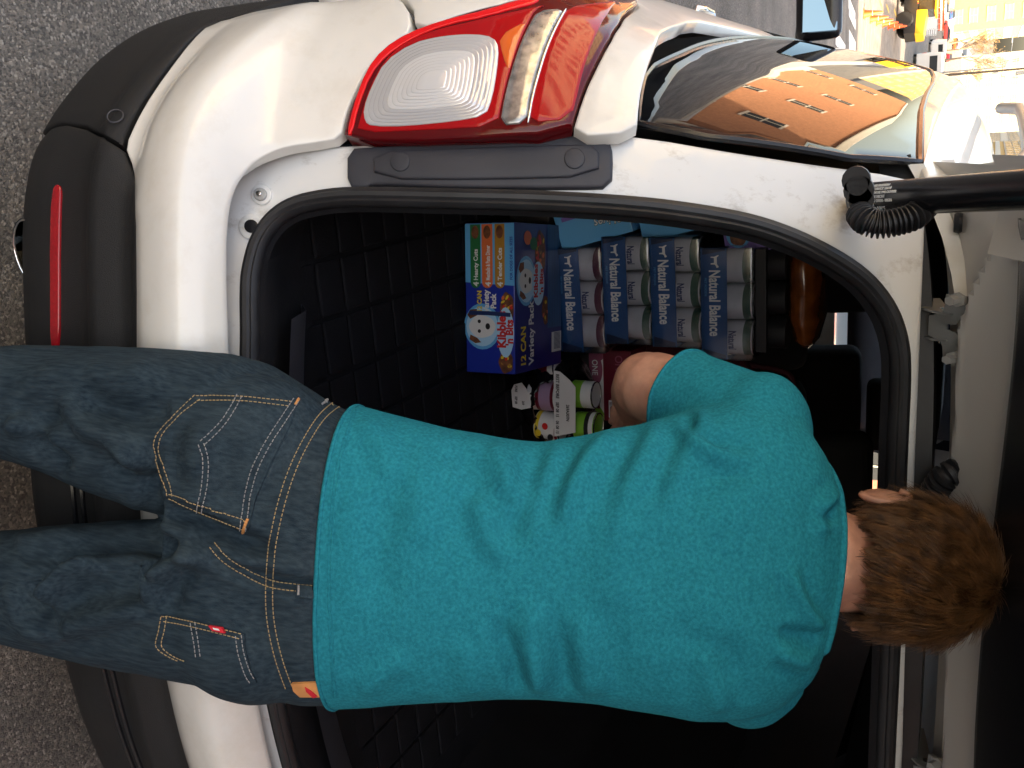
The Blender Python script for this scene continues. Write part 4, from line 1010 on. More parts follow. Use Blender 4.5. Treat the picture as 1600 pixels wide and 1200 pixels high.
for _ in range(30000):
    i = hrn.randrange(nv); p = Vector(V[i])+Vector((hrn.gauss(0, .003), hrn.gauss(0, .003), hrn.gauss(0, .003))); n = Vector(Nn[i])
    q = HROT.transposed() @ (p-HEADC)/HS; away = Vector((q.x-crown.x, q.y-crown.y, q.z-crown.z)); front = q.y > .0
    ad = away.normalized(); wn = noise.noise(q*14)*.8; swirl = Vector((-.55+wn*.5, 0, 0)) 
    flow = (ad*.7+Vector((0, 0, -.55))+swirl*(.6 if q.z > -.02 else .25)+(Vector((0, .7, .35)) if q.y > .02 else Vector())).normalized(); flow = HROT @ flow
    flow = (flow-n*flow.dot(n)).normalized(); co, ci, _d = kd.find(p); cp, cj = clumps[ci]
    flow = (flow+cj*.17).normalized(); L_ = hrn.uniform(.022, .046)*(.7 if q.z < -.025 else 1); lift = .0015+.009*max(0, noise.noise(q*18+Vector((3, 1, 2)))+.25)
    if _ % 90 == 0: lift += .007; L_ *= 1.1
    pts = [p]; seg = 4
    for k in range(1, seg+1):
        t = k/seg; c = p+flow*L_*t+n*(lift*math.sin(t*2.2)+.0015); c += (cp+flow*L_*t+n*lift*.8-c)*.58*t*t
        c += cj*.005*t*t; l2, n2, i2, d2 = sb_.find_nearest(c)
        if l2 is not None and (c-l2).dot(n2) < .001: c = l2+n2*.0012
        pts.append(c)
    wd = hrn.uniform(.00028, .00060); prevn = n
    o_ = len(LV)
    for k, c in enumerate(pts):
        t = (pts[min(seg, k+1)]-pts[max(0, k-1)]); s_ = t.cross(prevn); s_ = s_.normalized() if s_.length > 1e-9 else Vector((1, 0, 0)); w_ = wd*(1-.75*(k/seg)**2); LV += [c-s_*w_, c+s_*w_, c+prevn*w_*.9]
    for k in range(seg):
        a = o_+3*k
        for j in range(3): LF.append((a+j, a+(j+1) % 3, a+3+(j+1) % 3, a+3+j))
obj('hair_locks', LV, LF, M['hair'], hair, True)
# ---------------------------------------------------------------- what lies in the boot
M['blue'] = mat('print_blue', (.008, .03, .32), .35, coat=.3)
M['blue_deep'] = mat('print_deep_blue', (.004, .012, .18), .35, coat=.3)
M['sky_blue'] = mat('print_sky_blue', (.10, .42, .75), .35, coat=.3)
M['tray_blue'] = mat('tray_blue', (.006, .080, .24), .4, var=.12, vscale=30)
M['tray_dark'] = mat('tray_dark', (.003, .022, .075), .4)
M['p_green'] = mat('print_green', (.01, .16, .05), .4); M['p_orange'] = mat('print_orange', (.75, .16, .05), .4); M['p_gold'] = mat('print_gold', (.45, .22, .03), .4)
M['p_white'] = mat('print_white', (.75, .75, .74), .4); M['p_yellow'] = mat('print_yellow', (.75, .55, .04), .4); M['p_red'] = mat('print_red', (.62, .02, .02), .4)
M['p_brown'] = mat('print_brown', (.18, .06, .025), .5, var=.5, vscale=90); M['p_black'] = mat('print_black', (.012, .012, .014), .5); M['glow'] = mat('print_pale_blue', (.40, .68, .88), .4)
M['can_white'] = mat('can_label', (.55, .55, .60), .3, coat=.4, var=.06, vscale=40); M['can_rim'] = mat('can_rim', (.55, .55, .55), .25, metal=1); M['can_green'] = mat('can_green_band', (.01, .07, .045), .35); M['can_plum'] = mat('can_plum_band', (.10, .015, .05), .35)
M['p_navy'] = mat('print_navy', (.01, .03, .12), .4); M['pink'] = mat('print_pink', (.32, .08, .14), .4); M['maroon'] = mat('print_maroon', (.16, .010, .025), .35, coat=.3); M['lime'] = mat('print_lime', (.22, .50, .05), .4)
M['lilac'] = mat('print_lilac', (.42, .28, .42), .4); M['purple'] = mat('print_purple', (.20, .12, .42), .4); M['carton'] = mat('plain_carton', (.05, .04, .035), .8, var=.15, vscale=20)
M['brown_bag'] = mat('brown_plastic', (.20, .055, .012), .22, coat=.6, var=.35, vscale=30); M['bin_bag'] = mat('black_plastic_film', (.006, .006, .007), .22, bump=.3, bscale=60); M['dark_red'] = mat('dark_red_cloth', (.055, .004, .008), .8, var=.3, vscale=14)
M['film'] = glassy('shrink_film', (.92, .93, .96), .075, .22)
def decal(parent, name, fr, poly, mt, lift):
    return obj(name, [fr @ Vector((p[0], p[1], lift)) for p in poly], [tuple(range(len(poly)))], M[mt], parent)
def rect(a0, b0, a1, b1): return [(a0, b0), (a1, b0), (a1, b1), (a0, b1)]
def pill(a0, b0, a1, b1):
    r = (b1-b0)/2; c = (b0+b1)/2; return [(a1, b0), (a1, b1)]+[(a0+r+r*math.cos(t), c+r*math.sin(t)) for t in np.linspace(math.pi/2, 3*math.pi/2, 9)]
def oval(cx, cy, rx, ry, n=24, rot=0, wob=0):
    return [(cx+(rx*math.cos(t)*math.cos(rot)-ry*math.sin(t)*math.sin(rot))*(1+wob*math.sin(5*t)), cy+(rx*math.cos(t)*math.sin(rot)+ry*math.sin(t)*math.cos(rot))*(1+wob*math.sin(5*t))) for t in [2*math.pi*k/n for k in range(n)]]
def T(parent, txt, fr, a, b, size, mt, xs=1.0, bold=.0, lift=.0024, align='LEFT', shear=0, name='lettering'):
    return lettering(name, txt, size, M[mt], parent, fr @ Matrix.Translation((a, b, lift)), xs, bold, align, 0, shear)
def puppy(b, fr, cx, cy, s):
    decal(b, 'print_glow', fr, oval(cx, cy, s*1.25, s*1.12), 'sky_blue', .0010); decal(b, 'print_glow', fr, oval(cx, cy, s*1.08, s*.98), 'glow', .0013)
    decal(b, 'puppy_print', fr, oval(cx, cy, s*.62, s*.80, wob=.03), 'p_white', .0016); decal(b, 'puppy_print', fr, oval(cx+s*.02, cy-s*.42, s*.40, s*.42), 'p_white', .0018)
    decal(b, 'puppy_print', fr, [(cx-s*.62, cy+s*.30), (cx-s*.86, cy+s*.05), (cx-s*.92, cy+s*.42), (cx-s*.72, cy+s*.78), (cx-s*.45, cy+s*.72)], 'p_brown', .0019); decal(b, 'puppy_print', fr, [(cx+s*.60, cy+s*.30), (cx+s*.95, cy+s*.30), (cx+s*.90, cy+s*.72), (cx+s*.62, cy+s*.90), (cx+s*.40, cy+s*.72)], 'p_brown', .0019)
    decal(b, 'puppy_print', fr, oval(cx+s*.02, cy-s*.36, s*.17, s*.14), 'p_black', .0021); decal(b, 'puppy_print', fr, oval(cx-s*.25, cy+s*.16, s*.10, s*.10), 'p_black', .0021); decal(b, 'puppy_print', fr, oval(cx+s*.28, cy+s*.16, s*.10, s*.10), 'p_black', .0021)
def chunks(b, fr, cx, cy, rx, ry, n, sd):
    rd = random.Random(sd); decal(b, 'food_print', fr, oval(cx, cy, rx, ry, wob=.06), 'p_brown', .0012)
    for k in range(n): decal(b, 'food_print', fr, oval(cx+rd.uniform(-.7, .7)*rx, cy+rd.uniform(-.7, .7)*ry, rx*rd.uniform(.12, .2), ry*rd.uniform(.12, .22), 8, rd.random()*3), rd.choice(['p_orange', 'p_gold', 'p_brown', 'p_yellow', 'p_red']), .0015+k*.00002)
# the upside-down variety pack
W, H, D = .2985, .110, .225
c0 = (atZ(727, 350, FLOOR+.008)+atZ(729, 580, FLOOR+.008))/2; rz = R(-8.5); dv = Vector((-math.sin(rz), math.cos(rz), 0))
kb = empty('pet_food_carton', c0+dv*D/2, rz, 'dark blue variety pack of canned dog food standing upside down on the boot mat', 'carton')
box('carton', (-W/2, -D/2, 0), (W/2, D/2, H), M['blue'], kb, .0015, 2)
F_ = frame((W/2, -D/2, H), (-1, 0, 0), (0, 0, -1)); A_ = lambda y: (580-y)/230*W; B_ = lambda x: (795-x)/68*H
decal(kb, 'print_panel', F_, [(A_(445), B_(795)), (A_(351), B_(795)), (A_(351), B_(727)), (A_(440), B_(727))], 'sky_blue', .0006)
for (x0, x1, mt_, tx) in ((734.5, 748.5, 'p_green', 'Hearty Cuts'), (750.5, 765.5, 'p_orange', 'Meatballs & Pasta Dinner'), (768.5, 782, 'p_gold', 'Tender Cuts')):
    decal(kb, 'flavour_stripe', F_, pill(A_(449), B_(x1), A_(352), B_(x0)), mt_, .0012)
    T(kb, '4', F_, A_(446), B_(x1-2.5), .017, 'p_white', 1, .0006); T(kb, tx, F_, A_(437), B_(x1-3.5), .013, 'p_white', .95 if len(tx) < 15 else .52, .0004)
    decal(kb, 'food_print', F_, oval(A_(364), B_((x0+x1)/2), .013, .008), 'p_brown', .0016)
T(kb, 'FOR DOGS OF ALL SIZES', F_, A_(436), B_(793), .008, 'blue', .95, .0002)
T(kb, '12 CAN', F_, A_(486), B_(750), .014, 'p_yellow', .9, .0006); T(kb, 'Variety', F_, A_(486), B_(760), .017, 'p_white', .9, .0007); T(kb, 'Pack', F_, A_(480), B_(770), .017, 'p_white', .9, .0007)
chunks(kb, F_, A_(478), B_(785), .030, .015, 16, 1); chunks(kb, F_, A_(562), B_(783), .022, .016, 12, 2)
puppy(kb, F_, A_(508), B_(750), .037)
decal(kb, 'logo_panel', F_, oval(A_(516), B_(783), .050, .019), 'glow', .0022); T(kb, 'Kibbles', F_, A_(540), B_(783), .026, 'p_red', .95, .0012, .0026); T(kb, "'n Bits", F_, A_(536), B_(793), .022, 'p_red', .95, .0010, .0026)
tb_ = obj('carry_strap', *sweep([(W/2-A_(487), -D/2-.003, H-B_(733)), (W/2-A_(487), -D/2-.005, H-B_(760)), (W/2-A_(489), -D/2-.003, H-B_(790))], [(-.004, -.001), (.004, -.001), (.004, .001), (-.004, .001)], up=(0, -1, 0)), M['p_navy'], kb)
G_ = frame((W/2, D/2, H), (-1, 0, 0), (0, -1, 0)); A2 = lambda y: (585-y)/236*W; B2 = lambda x: (862-x)/67*D
decal(kb, 'print_panel', G_, rect(0.001, .001, W-.001, D-.001), 'blue_deep', .0006)
T(kb, '12 CAN', G_, A2(576), B2(808), .030, 'p_yellow', .80, .0010); T(kb, 'Variety Pack', G_, A2(575), B2(819), .032, 'p_white', .80, .0010)
puppy(kb, G_, A2(440), B2(810), .040); decal(kb, 'logo_panel', G_, oval(A2(445), B2(826), .045, .030), 'glow', .0022); T(kb, 'Kibbles', G_, A2(468), B2(825), .026, 'p_red', .9, .0010, .0026); T(kb, "'n Bits", G_, A2(463), B2(833), .024, 'p_red', .9, .0010, .0026)
chunks(kb, G_, A2(395), B2(830), .045, .025, 18, 3); chunks(kb, G_, A2(490), B2(838), .03, .02, 12, 4)
decal(kb, 'print_roundel', G_, oval(A2(372), B2(812), .014, .018), 'p_orange', .0016); decal(kb, 'print_roundel', G_, oval(A2(381), B2(820), .013, .017), 'p_green', .0018)
decal(kb, 'print_table', G_, rect(A2(520), .003, A2(349), B2(840)), 'tray_blue', .0020)
for k in range(5): decal(kb, 'print_rule', G_, rect(A2(518), .012+k*.013, A2(351), .0128+k*.013), 'tray_dark', .0023)
decal(kb, 'barcode_panel', G_, rect(A2(562), .004, A2(528), B2(846)), 'p_white', .0020)
for k in range(14): decal(kb, 'barcode_bar', G_, rect(A2(557)+k*.0026, .010, A2(557)+k*.0026+.0012, .042), 'p_navy', .0023)
# five shrink-wrapped cases of cans in one stack
def can(parent, x, y, z, band_, words, r=.0362, h=.100):
    c = lathe('can', [(r*.93, 0), (r, .002), (r, h-.002), (r*.94, h)], M['can_white'], parent, 20, loc=(x, y, z))
    lathe('can_band', [(r+.0004, h*.80), (r+.0004, h-.004)], M[band_], c, 20, cap=False); lathe('can_lid', [(r*.97, h-.003), (r*.99, h+.0018), (r*.92, h+.0018), (r*.90, h-.002), (.001, h-.002)], M['can_rim'], c, 20, cap=False)
    if words:
        vs, fs = [], []
        lt = lettering('can_lettering', words, .021, M['p_navy'], c, frame((0, 0, h*.52), (1, 0, 0), (0, 0, 1)), .62, .0007, 'CENTER', 0)
        for v in lt.data.vertices: a = v.co.x/r; v.co = (r*1.012*math.sin(a), -r*1.012*math.cos(a), v.co.z)
    return c
def dogmark(parent, fr, a, b, s):
    P = [(-.9, .2), (-.75, .5), (-.6, .42), (-.4, .25), (.5, .22), (.75, .5), (.85, .42), (.72, .1), (.62, -.1), (.62, -.6), (.5, -.6), (.45, -.15), (-.2, -.15), (-.25, -.6), (-.4, -.6), (-.42, -.05), (-.6, .1)]
    decal(parent, 'dog_mark', fr, [(a-x*s, b+y*s) for x, y in P], 'p_white', .0016)
CH = .1055; TW, TDp = .228, .156; CY = .845
words_ = [('Natural', 0, 'Natural'), (0, 'Natural', 0), ('Natural', 'Natural', 0), ('Natural', 'Natural', 'Natural'), (0, 0, 'Natural')]
where = ['bottom case', 'second case from the mat', 'third case from the mat', 'fourth case from the mat', 'topmost case']
for k, (yc, band_, rzk) in enumerate(((468, 'can_plum', 0), (470, 'can_plum', .01), (456, 'can_green', -.015), (458, 'can_green', .005), (477, 'can_green', -.02))):
    p = atY(900+k*75-75, yc, CY-TDp/2)
    cs = empty('can_case', (p.x, CY, FLOOR+.007+k*CH), rzk, 'shrink-wrapped blue tray of white cans, %s in the stack' % where[k], 'can case', 'stack of blue can trays')
    bm = bmesh.new()
    for lo, hi in (((-TW/2, -TDp/2, 0), (TW/2, TDp/2, .0012)), ((-TW/2, -TDp/2, 0), (TW/2, -TDp/2+.0012, .053)), ((-TW/2, TDp/2-.0012, 0), (TW/2, TDp/2, .053)), ((-TW/2, -TDp/2, 0), (-TW/2+.0012, TDp/2, .053)), ((TW/2-.0012, -TDp/2, 0), (TW/2, TDp/2, .053))): boxbm(bm, lo, hi)
    tr_ = bmo('tray', bm, M['tray_blue'], cs)
    fr = frame((-TW/2, -TDp/2, 0), (1, 0, 0), (0, 0, 1))
    T(tr_, 'Natural Balance', fr, .044, .018, .031, 'p_white', .68, .0009, .0012); dogmark(tr_, fr, .027, .030, .015); T(tr_, 'PET FOODS', fr, .060, .008, .006, 'sky_blue', 1.2, 0, .0012)
    decal(tr_, 'tray_corner_print', fr, [(TW-.022, .004), (TW-.001, .004), (TW-.001, .050), (TW-.010, .050)], 'tray_dark', .0008); decal(tr_, 'tray_corner_print', fr, [(.001, .004), (.014, .004), (.006, .050), (.001, .050)], 'tray_dark', .0008)
    for i in range(3):
        for j in range(2): can(cs, -.0745+i*.0745, -.0375+j*.0745, .0022, band_, words_[k][i] if j == 0 else 0)
    bm = bmesh.new(); boxbm(bm, (-TW/2-.0018, -TDp/2-.0018, .001), (TW/2+.0018, TDp/2+.0018, CH-.0006), .006, 2)
    bmesh.ops.subdivide_edges(bm, edges=bm.edges[:], cuts=3, use_grid_fill=True)
    for v in bm.verts:
        if v.co.z > .05: v.co += Vector((noise.noise(v.co*60+Vector((k, 0, 0))), noise.noise(v.co*60+Vector((0, k, 5))), 0))*.0014
    bmo('shrink_film', bm, M['film'], cs, True)
topz = FLOOR+.007+5*CH
dk = atY(1180, 470, .78); cs = empty('dark_can_tray', (dk.x, CY+.01, topz), .02, 'low black tray of dark tins on top of the stack of blue can trays', 'can tray')
box('tray', (-.105, -.075, 0), (.105, .075, .022), M['p_black'], cs, .002)
for i in range(3):
    for j in range(2): lathe('tin', [(.033, 0), (.034, .002), (.034, .034), (.031, .036), (.001, .035)], M['p_black'], cs, 18, loc=(-.07+i*.07, -.035+j*.07, .0225), cap=False)
# brown glossy bag lying on top
bz = topz+.060; bc = atY(1222, 458, .80); vs, fs = [], []
bag = empty('brown_bag', (bc.x, CY, topz+.0585), .0, 'glossy brown plastic bag lying on top of the stack of blue can trays', 'bag')
rg = [(-.115, .30, .35), (-.105, .7, .7), (-.06, 1, 1), (0, 1.05, 1.0), (.05, .98, 1), (.10, .75, .75), (.118, .3, .3)]
for x_, a, b in rg:
    for k in range(18): t = 2*math.pi*k/18; q = Vector((x_, .065*a*math.cos(t), .032+.032*b*math.sin(t))); vs.append(q+Vector((0, 1, 1))*.005*noise.noise(q*40))
for i in range(len(rg)-1):
    for k in range(18): fs.append((i*18+k, i*18+(k+1) % 18, (i+1)*18+(k+1) % 18, (i+1)*18+k))
fs += [tuple(range(18))[::-1], tuple((len(rg)-1)*18+k for k in range(18))]
obj('bag_body', vs, fs, M['brown_bag'], bag, True)
# plain cartons that carry what stands higher up
def plain(label, lo, hi, rz=0):
    lo, hi = Vector(lo), Vector(hi); e = empty('plain_carton', ((lo.x+hi.x)/2, (lo.y+hi.y)/2, lo.z), rz, label, 'carton'); h_ = (hi-lo)/2
    box('carton', (-h_.x, -h_.y, 0), (h_.x, h_.y, hi.z-lo.z), M['carton'], e, .002); box('packing_tape', (-.02, -h_.y-.0006, .01), (.02, h_.y+.0006, hi.z-lo.z+.0006), M['trim'], e); return e
la = atY(872, 350, .86)
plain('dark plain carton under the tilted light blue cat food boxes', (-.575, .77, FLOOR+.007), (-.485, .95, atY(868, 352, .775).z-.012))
def catbox(label, x, y, tilt, h, w_, yy, mts, txt, rz=0, zb=None):
    c = atY(x, y, yy); e = empty('cat_food_box', (c.x, yy, c.z if zb is None else zb), 0, label, 'carton', 'light blue cat food boxes'); e.rotation_euler = (0, R(tilt), R(rz))
    box('carton', (-w_/2, 0, 0), (w_/2, .085, h), M[mts[0]], e, .0012); fr = frame((-w_/2, 0, 0), (1, 0, 0), (0, 0, 1))
    decal(e, 'colour_stripe', fr, rect(.03, h*.05, .043, h*.62), mts[1], .0010); decal(e, 'colour_stripe', fr, rect(.047, h*.10, .056, h*.60), mts[2], .0010)
    f2 = frame((0, 0, h), (0, 0, -1), (1, 0, 0))
    if txt: T(e, txt, f2, .012, .010, .032, 'p_black', .8, .0012, .0012, shear=.25); T(e, txt, f2, .012, .010, .032, 'p_white', .8, .0002, .0016, shear=.25); T(e, 'Seafood & Poultry Favorites', f2, h*.42, -.036, .009, 'p_navy', .8, .0001, .0014)
    return e
catbox('light blue cat food box leaning beside the second can tray', 868, 352, -14, .165, .115, .775, ('sky_blue', 'lime', 'purple'), '9Lives')
catbox('light blue cat food box stacked above another, beside the fourth can tray', 997, 342, -12, .12, .10, .80, ('sky_blue', 'p_orange', 'purple'), '')
pc = catbox('purple and pale blue cat food box high up beside the brown bag', 1128, 358, -10, .16, .115, .80, ('purple', 'glow', 'lilac'), '')
decal(pc, 'food_print', frame((-.0575, 0, 0), (1, 0, 0), (0, 0, 1)), oval(.075, .030, .026, .024), 'sky_blue', .0012); decal(pc, 'food_print', frame((-.0575, 0, 0), (1, 0, 0), (0, 0, 1)), oval(.078, .030, .018, .018, wob=.05), 'p_brown', .0016)
# the pink, white and green box with its maroon back
ob = atY(921, 604, .90); on = empty('dry_food_box', (ob.x, .90+.06, ob.z), R(-4), 'maroon box with a pink, white and lime green label behind the bent elbow', 'carton')
box('carton', (-.084, -.06, 0), (.084, .06, .105), M['maroon'], on, .002); fr = frame((-.084, -.06, 0), (1, 0, 0), (0, 0, 1))
decal(on, 'label_panel', fr, rect(.001, .001, .167, .036), 'p_white', .0006); decal(on, 'label_swoosh', fr, [(.058, .001), (.167, .001), (.167, .036), (.150, .036), (.120, .016), (.085, .010)], 'lime', .0010); decal(on, 'label_swoosh', fr, [(.001, .001), (.06, .001), (.04, .012), (.02, .036), (.001, .036)], 'pink', .0010)
decal(on, 'label_roundel', fr, oval(.046, .018, .036, .0165), 'pink', .0014); T(on, 'ONE', fr, .022, .009, .020, 'p_white', .9, .0003, .0018); decal(on, 'label_rule', fr, rect(.094, .020, .140, .026), 'maroon', .0014)
decal(on, 'label_roundel', fr, oval(.155, .012, .010, .010), 'pink', .0014); decal(on, 'barcode_panel', fr, rect(.118, .048, .160, .062), 'p_white', .0006)
for k in range(12): decal(on, 'barcode_bar', fr, rect(.122+k*.003, .050, .1234+k*.003, .060), 'p_black', .0009)
T(on, 'ONE', fr, .010, .066, .026, 'pink', .9, .0003, .0009)
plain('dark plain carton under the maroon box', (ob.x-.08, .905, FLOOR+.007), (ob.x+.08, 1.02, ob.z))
# black bag of mixed tins, open towards the back of the car
bc = atY(868, 628, .78); bgz = FLOOR+.005
bb = empty('black_carrier_bag', (bc.x, .80, bgz), 0, 'open black plastic bag of tins beside the upside-down variety pack', 'bag')
bm = bmesh.new(); bmesh.ops.create_icosphere(bm, subdivisions=5, radius=1)
dl = []
for v in bm.verts:
    n = v.co.normalized(); r_ = 1+.10*noise.noise(n*2.2)+.06*noise.noise(n*6)+.03*abs(noise.noise(n*13)); q = n*r_
    front = n.dot(Vector((.05, -.93, .36)))
    if front > .82+.10*noise.noise(n*4+Vector((2, 0, 0))): dl.append(v)
    v.co = Vector((q.x*.115, q.y*.095, max(0, .080+q.z*.083)))
bmesh.ops.delete(bm, geom=dl, context='VERTS'); o = bmo('bag_film', bm, M['bin_bag'], bb, True); s_ = o.modifiers.new('t', 'SOLIDIFY'); s_.thickness = .0012
def tin(label, x, y, yy, r, h, tilt, bands, rz=0):
    p = atY(x, y, yy); e = empty('food_tin', p, rz, label, 'tin', 'tins in the black bag'); e.rotation_euler = tilt
    lathe('tin_body', [(r*.94, 0), (r, .002), (r, h-.002), (r*.95, h)], M[bands[0]], e, 22)
    for (z0, z1, mt_) in bands[1]: lathe('tin_band', [(r+.0006, z0*h), (r+.0006, z1*h)], M[mt_], e, 22, cap=False)
    lathe('tin_lid', [(r*.97, h-.003), (r*1.0, h+.0018), (r*.92, h+.0018), (r*.90, h-.002), (.001, h-.002)], M['can_rim'], e, 22, cap=False); return e
yb = .745
tin('lilac and white tin in the black bag', 832, 616, yb, .034, .072, (0, 0, 0), ('p_white', [(.30, .42, 'maroon'), (.42, .80, 'lilac'), (.80, .9, 'maroon')]))
tin('small maroon and white tin at the rim of the black bag', 846, 580, yb+.02, .024, .05, (.2, -.2, 0), ('p_white', [(.2, .7, 'maroon')]))
t_ = tin('white tin with a red and yellow label below the lilac tin', 842, 662, yb, .032, .06, (0, .1, 0), ('p_white', [(.05, .2, 'p_yellow'), (.85, .97, 'maroon')]))
for i, (dx, dz, mt_) in enumerate(((-.010, .030, 'p_red'), (.008, .014, 'p_yellow'), (.014, .044, 'p_black'))): decal(t_, 'label_print', frame((dx, -.0335, dz), (1, 0, 0), (0, 0, 1)), oval(0, 0, .008, .007), mt_, .0004)
tin('pale green tin deep in the black bag', 898, 615, yb+.01, .030, .05, (0, 0, 0), ('p_white', [(.0, .5, 'lime')]))
tin('lime green and black tin beside the pale green tin', 902, 664, yb+.005, .031, .05, (0, 0, 0), ('lime', [(.55, .75, 'p_black'), (.75, .95, 'p_white')]))
def sheetpx(name, label, cat, px, yy, mt, words):
    P = [atY(x, y, yy) for x, y in px]; vs = P+[p+Vector((0, .0012, 0)) for p in P]; n = len(P)
    e = empty(name, P[0], 0, label, cat); vs = [v-P[0] for v in vs]
    obj('sheet', vs, [tuple(range(n)), tuple(range(2*n-1, n-1, -1))]+[(i, (i+1) % n, n+(i+1) % n, n+i) for i in range(n)], M[mt], e)
    for (tx, x, y, sz, ax) in words:
        o0 = atY(x, y, yy)-P[0]; ex = (atY(x, y+40, yy)-atY(x, y, yy)).normalized(); ey = (atY(x+40, y, yy)-atY(x, y, yy)).normalized(); ey = (ey-ex*ey.dot(ex)).normalized()
        lettering('lettering', tx, sz, M['p_black'], e, frame(o0+Vector((0, -.0008, 0)), ex, ey), ax, .0003, 'LEFT', 0)
sheetpx('date_label', 'white cardboard strip stamped with best before dates over the bag of tins', 'label', [(865, 579), (875, 581), (890, 594), (899, 605), (899, 676), (866, 682)], yb-.045, 'p_white', [('BEST BEFORE', 869, 584, .0105, .9), ('SEP 08 15', 869, 628, .0100, .85), ('06 08 15', 869, 657, .0100, .85), ('269A307N', 885, 632, .0100, .85)])
sheetpx('torn_label', 'torn scrap of white dated cardboard at the edge of the black bag', 'label', [(799, 610), (803, 601), (815, 598), (824, 610), (826, 616), (832, 618), (830, 637), (815, 640), (801, 636)], yb-.035, 'p_white', [('FORE', 805, 602, .008, .8), ('SEP 08', 805, 619, .008, .8), ('269', 816, 626, .008, .8)])
# dark red bags behind the stack
def sack(label, x, y, yy, rx, ry, rz_, zb):
    p = atY(x, y, yy); e = empty('cloth_bag', (p.x, yy, zb), 0, label, 'bag'); bm = bmesh.new(); bmesh.ops.create_icosphere(bm, subdivisions=4, radius=1)
    for v in bm.verts: n = v.co.normalized(); q = n*(1+.14*noise.noise(n*2+Vector((x, 0, 0)))+.05*noise.noise(n*7)); v.co = Vector((q.x*rx, q.y*ry, max(0, rz_+q.z*rz_)))
    bmo('bag_body', bm, M['dark_red'], e, True)
    tube('bag_handle', catmull([(-.05, 0, rz_*1.85), (-.03, 0, rz_*2.25), (.03, 0, rz_*2.25), (.05, 0, rz_*1.85)], 6), .007, M['dark_red'], e, 8)
sack('dark red cloth bag behind the stack of can trays', 1150, 600, 1.08, .13, .09, .24, FLOOR+.006)
sack('dark red cloth bag at the back of the boot, right of the cans', 1080, 760, 1.10, .14, .09, .22, FLOOR+.006)

# small dark blue box half hidden by the person's side
p = atZ(884, 1122, FLOOR+.06); nb = empty('small_box', (p.x, p.y, FLOOR+.007), .3, 'small dark blue box on the mat at the right of the person', 'carton')
box('carton', (-.05, -.03, 0), (.05, .03, .06), M['tray_blue'], nb, .002); box('red_band', (-.0504, -.0304, .02), (.0504, .0304, .034), M['maroon'], nb)
# ---------------------------------------------------------------- buildings, street furniture and vehicles along the falling street
M['brick'] = mat('orange_brick', (.30, .135, .07), .85, var=.18, vscale=6)
M['brick_red'] = mat('red_brick', (.36, .13, .085), .85, var=.18, vscale=5)
M['brick_brown'] = mat('brown_brick', (.24, .12, .085), .85, var=.2, vscale=5)
M['cream'] = mat('cream_stone', (.52, .45, .31), .8, var=.08, vscale=3)
M['ochre'] = mat('ochre_render', (.55, .35, .13), .8, var=.08, vscale=2)
M['pale'] = mat('pale_render', (.58, .54, .46), .8, var=.06, vscale=2)
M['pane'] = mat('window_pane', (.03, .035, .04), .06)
M['pane_haze'] = mat('hazed_pane', (.30, .26, .20), .2)  # far panes: distance haze and sky reflection put into a paler colour
M['stone'] = mat('stone_trim', (.45, .42, .37), .8, var=.1, vscale=8)
M['orange'] = mat('cone_orange', (.80, .10, .02), .5)
M['yellow'] = mat('machine_yellow', (.75, .40, .03), .45)
M['blk'] = mat('machine_black', (.02, .02, .022), .5)
M['veh_white'] = mat('vehicle_white', (.78, .78, .76), .3, coat=.6)
M['bark'] = mat('bark', (.20, .15, .11), .9, var=.3, vscale=12)
M['galv'] = mat('galvanised', (.50, .50, .48), .5, metal=.4)
